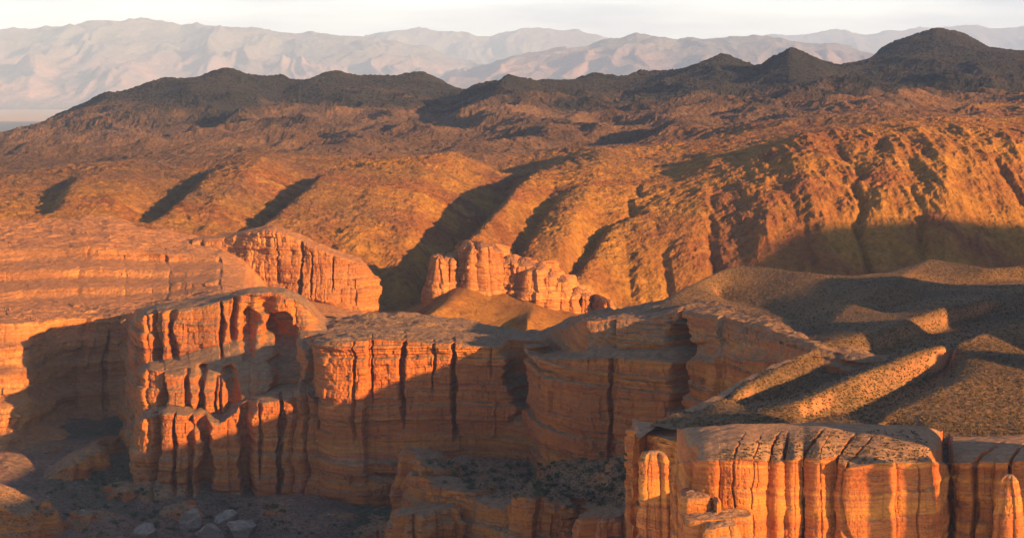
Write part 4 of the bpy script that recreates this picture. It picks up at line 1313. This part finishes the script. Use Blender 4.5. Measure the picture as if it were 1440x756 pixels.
def shrub_mesh(seed):
    r = np.random.default_rng(seed)
    V, Fc = [], []
    n_lobe = 7
    lobes = [(r.normal(0, 0.34), r.normal(0, 0.34), r.uniform(0.25, 0.62), r.uniform(0.2, 0.36)) for _ in range(n_lobe)]
    for k in range(230):
        lx, ly, lz, lr = lobes[k % n_lobe]
        d = r.normal(0, 1, 3); d /= np.linalg.norm(d) + 1e-9
        c = np.array([lx, ly, lz]) + d * lr * r.uniform(0.55, 1.05)
        c[2] = abs(c[2])
        a = r.normal(0, 1, 3); a /= np.linalg.norm(a)
        b_ = np.cross(a, r.normal(0, 1, 3)); b_ /= np.linalg.norm(b_) + 1e-9
        h = r.uniform(0.05, 0.11)
        i = len(V)
        V += [c - a * h, c + b_ * h * 0.6, c + a * h, c - b_ * h * 0.6]
        Fc.append((i, i + 1, i + 2, i + 3))
    for lx, ly, lz, lr in lobes[:5]:                    # stems
        i = len(V)
        w = 0.02
        V += [np.array([-w, 0, -0.15]), np.array([w, 0, -0.15]), np.array([lx + w, ly, lz]), np.array([lx - w, ly, lz])]
        Fc.append((i, i + 1, i + 2, i + 3))
        i = len(V)
        V += [np.array([0, -w, -0.15]), np.array([0, w, -0.15]), np.array([lx, ly + w, lz]), np.array([lx, ly - w, lz])]
        Fc.append((i, i + 1, i + 2, i + 3))
    me = bpy.data.meshes.new('shrub')
    me.from_pydata([tuple(v) for v in V], [], Fc)
    me.materials.append(M_SHRUB)
    return me


SHRUBS = [shrub_mesh(40 + k) for k in range(6)]
proto = None
n_shrub = 0


def put_shrub(loc, size, label, group):
    global proto, n_shrub
    if proto is None:
        proto = bpy.data.objects.new('shrub', SHRUBS[0])
        o = proto
    else:
        o = proto.copy()
        o.data = SHRUBS[n_shrub % len(SHRUBS)]
    col.objects.link(o)
    o.location = (loc[0], loc[1], loc[2] - 0.05 * size)
    o.rotation_euler = (0, 0, R.uniform(0, 6.28))
    o.scale = (size * R.uniform(0.8, 1.3), size * R.uniform(0.8, 1.3), size * R.uniform(0.7, 1.1))
    thing(o, label, 'shrub', group)
    n_shrub += 1


def scatter(n, region, test, put, tries=12):
    k = 0
    for _ in range(n * tries):
        px, py = region()
        g = ground_at(px, py)
        if g is None or not test(g, px, py):
            continue
        put(g, px, py)
        k += 1
        if k >= n:
            break
    return k


def in_poly(poly):
    xs = [p[0] for p in poly]; ys = [p[1] for p in poly]
    def f():
        while True:
            x, y = R.uniform(min(xs), max(xs)), R.uniform(min(ys), max(ys))
            c = False
            j = len(poly) - 1
            for i in range(len(poly)):
                if (poly[i][1] > y) != (poly[j][1] > y) and x < (poly[j][0] - poly[i][0]) * (y - poly[i][1]) / (poly[j][1] - poly[i][1]) + poly[i][0]:
                    c = not c
                j = i
            if c:
                return x, y
    return f


flat = lambda g, px, py: abs(g[1].z) > 0.6
scatter(120, in_poly([(600, 648), (700, 655), (800, 645), (870, 632), (905, 640), (900, 715), (800, 715), (690, 700), (620, 685)]), flat,
        lambda g, px, py: put_shrub(g[0], R.uniform(1.0, 1.9), 'dark green shrub on the rock bench under the shaded mesa wall', 'shrubs on the rock bench'))
scatter(90, in_poly([(40, 690), (170, 655), (230, 690), (420, 715), (560, 735), (560, 752), (60, 752)]), flat,
        lambda g, px, py: put_shrub(g[0], R.uniform(1.0, 2.0), 'dark shrub on the shaded canyon floor at lower left', 'shrubs on the canyon floor'))
scatter(60, in_poly([(1000, 590), (1080, 570), (1200, 560), (1320, 520), (1436, 480), (1436, 630), (1320, 612), (1200, 600), (1060, 604)]), lambda g, px, py: g[2].startswith('plateau') and abs(g[1].z) > 0.6,
        lambda g, px, py: put_shrub(g[0], R.uniform(0.35, 0.65), 'low brown green shrub on the grassy foreground slope', 'shrubs on the grassy slope'))

# dry scrub that covers the plateau: too many tufts to count, one object
tv, tf = [], []
tr = np.random.default_rng(5)


def put_tuft(g, px, py):
    p = np.array(g[0]); p[2] -= ZC
    sz = tr.uniform(0.14, 0.34)
    for q in range(6):
        a = tr.uniform(0, 6.283)
        dx, dy = math.cos(a), math.sin(a)
        off = tr.normal(0, 0.35, 2) * sz
        lean = tr.uniform(0.1, 0.6)
        w = tr.uniform(0.25, 0.5) * sz
        b0 = p + np.array([off[0], off[1], -0.05])
        i = len(tv)
        tv.extend([b0 + np.array([-dy * w, dx * w, 0]), b0 + np.array([dy * w, -dx * w, 0]), b0 + np.array([dy * w * 0.7 + dx * lean * sz, -dx * w * 0.7 + dy * lean * sz, sz * tr.uniform(0.6, 1.1)]), b0 + np.array([-dy * w * 0.7 + dx * lean * sz, dx * w * 0.7 + dy * lean * sz, sz * tr.uniform(0.6, 1.1)])])
        tf.append((i, i + 1, i + 2, i + 3))


scatter(11000, in_poly([(900, 590), (960, 410), (1040, 366), (1320, 358), (1440, 366), (1440, 640), (1330, 632), (1290, 605), (1000, 610)]), lambda g, px, py: g[2].startswith('plateau') and abs(g[1].z) > 0.5, put_tuft, 3)
scatter(2500, in_poly([(600, 645), (870, 628), (905, 640), (900, 715), (690, 700)]), flat, put_tuft, 3)
scatter(2500, in_poly([(0, 690), (170, 650), (420, 705), (560, 730), (560, 755), (0, 755)]), flat, put_tuft, 3)
scatter(250, in_poly([(455, 462), (560, 437), (720, 470), (700, 482), (470, 478)]), flat, put_tuft, 3)
scatter(700, in_poly([(985, 645), (1100, 605), (1290, 605), (1322, 645), (1180, 655)]), lambda g, px, py: g[2].startswith('buttress') and abs(g[1].z) > 0.7, put_tuft, 3)
scrub = mesh_obj('dry_scrub', np.array(tv), tf, M_TUFT)
scrub['kind'] = 'stuff'
scrub['label'] = 'low dry scrub covering the slopes and flats'


# boulders
def boulder_mesh(seed):
    bm = bmesh.new()
    bmesh.ops.create_icosphere(bm, subdivisions=4, radius=1.0)
    P = np.array([v.co for v in bm.verts])
    r = np.random.default_rng(seed)
    for _ in range(14):                                   # chop flat facets
        n_ = r.normal(0, 1, 3); n_ /= np.linalg.norm(n_)
        dd = r.uniform(0.55, 0.85)
        h = P @ n_ - dd
        P = P - np.outer(np.maximum(h, 0), n_) * 0.92
    d = 1 + 0.10 * fbm(P[:, 0] * 2 + seed, P[:, 1] * 2, P[:, 2] * 2, 3)
    P = P * d[:, None] * np.array([1.0, r.uniform(0.7, 1.0), r.uniform(0.55, 0.9)])
    for v, p in zip(bm.verts, P):
        v.co = p
    me = bpy.data.meshes.new('boulder')
    bm.to_mesh(me); bm.free()
    me.materials.append(M_PALE)
    return me


BOULD = [boulder_mesh(70 + k) for k in range(6)]
b0 = None
nb = 0


def put_boulder(loc, size, label, group=None, mesh=None):
    global b0, nb
    if b0 is None:
        b0 = bpy.data.objects.new('boulder', BOULD[0])
        o = b0
    else:
        o = b0.copy()
        if 'group' in o:
            del o['group']
        o.data = BOULD[nb % 6 if mesh is None else mesh]
    col.objects.link(o)
    o.location = (loc[0], loc[1], loc[2] + 0.1 * size)
    o.rotation_euler = (R.uniform(-0.2, 0.2), R.uniform(-0.2, 0.2), R.uniform(0, 6.28))
    o.scale = (size,) * 3
    thing(o, label, 'boulder', group)
    nb += 1


for px, py, sz, lab in [(272, 738, 5.6, 'big pale boulder at the bottom edge, leftmost of the large ones'), (296, 754, 5.0, 'pale boulder half out of the bottom edge below the biggest one'), (318, 733, 4.2, 'rounded grey boulder between two larger pale boulders'), (340, 750, 6.0, 'broad pale boulder at the bottom edge, rightmost of the large ones'),
                        (206, 754, 4.5, 'grey boulder at the bottom edge standing apart from the pale cluster'), (196, 690, 1.8, 'grey boulder at the foot of the leftmost rock buttress')]:
    g = ground_at(px, py)
    if g:
        put_boulder(g[0], sz, lab)
scatter(70, in_poly([(20, 700), (170, 660), (230, 692), (420, 712), (560, 735), (560, 755), (20, 755)]), flat,
        lambda g, px, py: put_boulder(g[0], R.uniform(0.4, 1.1), 'small grey fallen rock on the shaded canyon floor', 'fallen rocks on the canyon floor'))
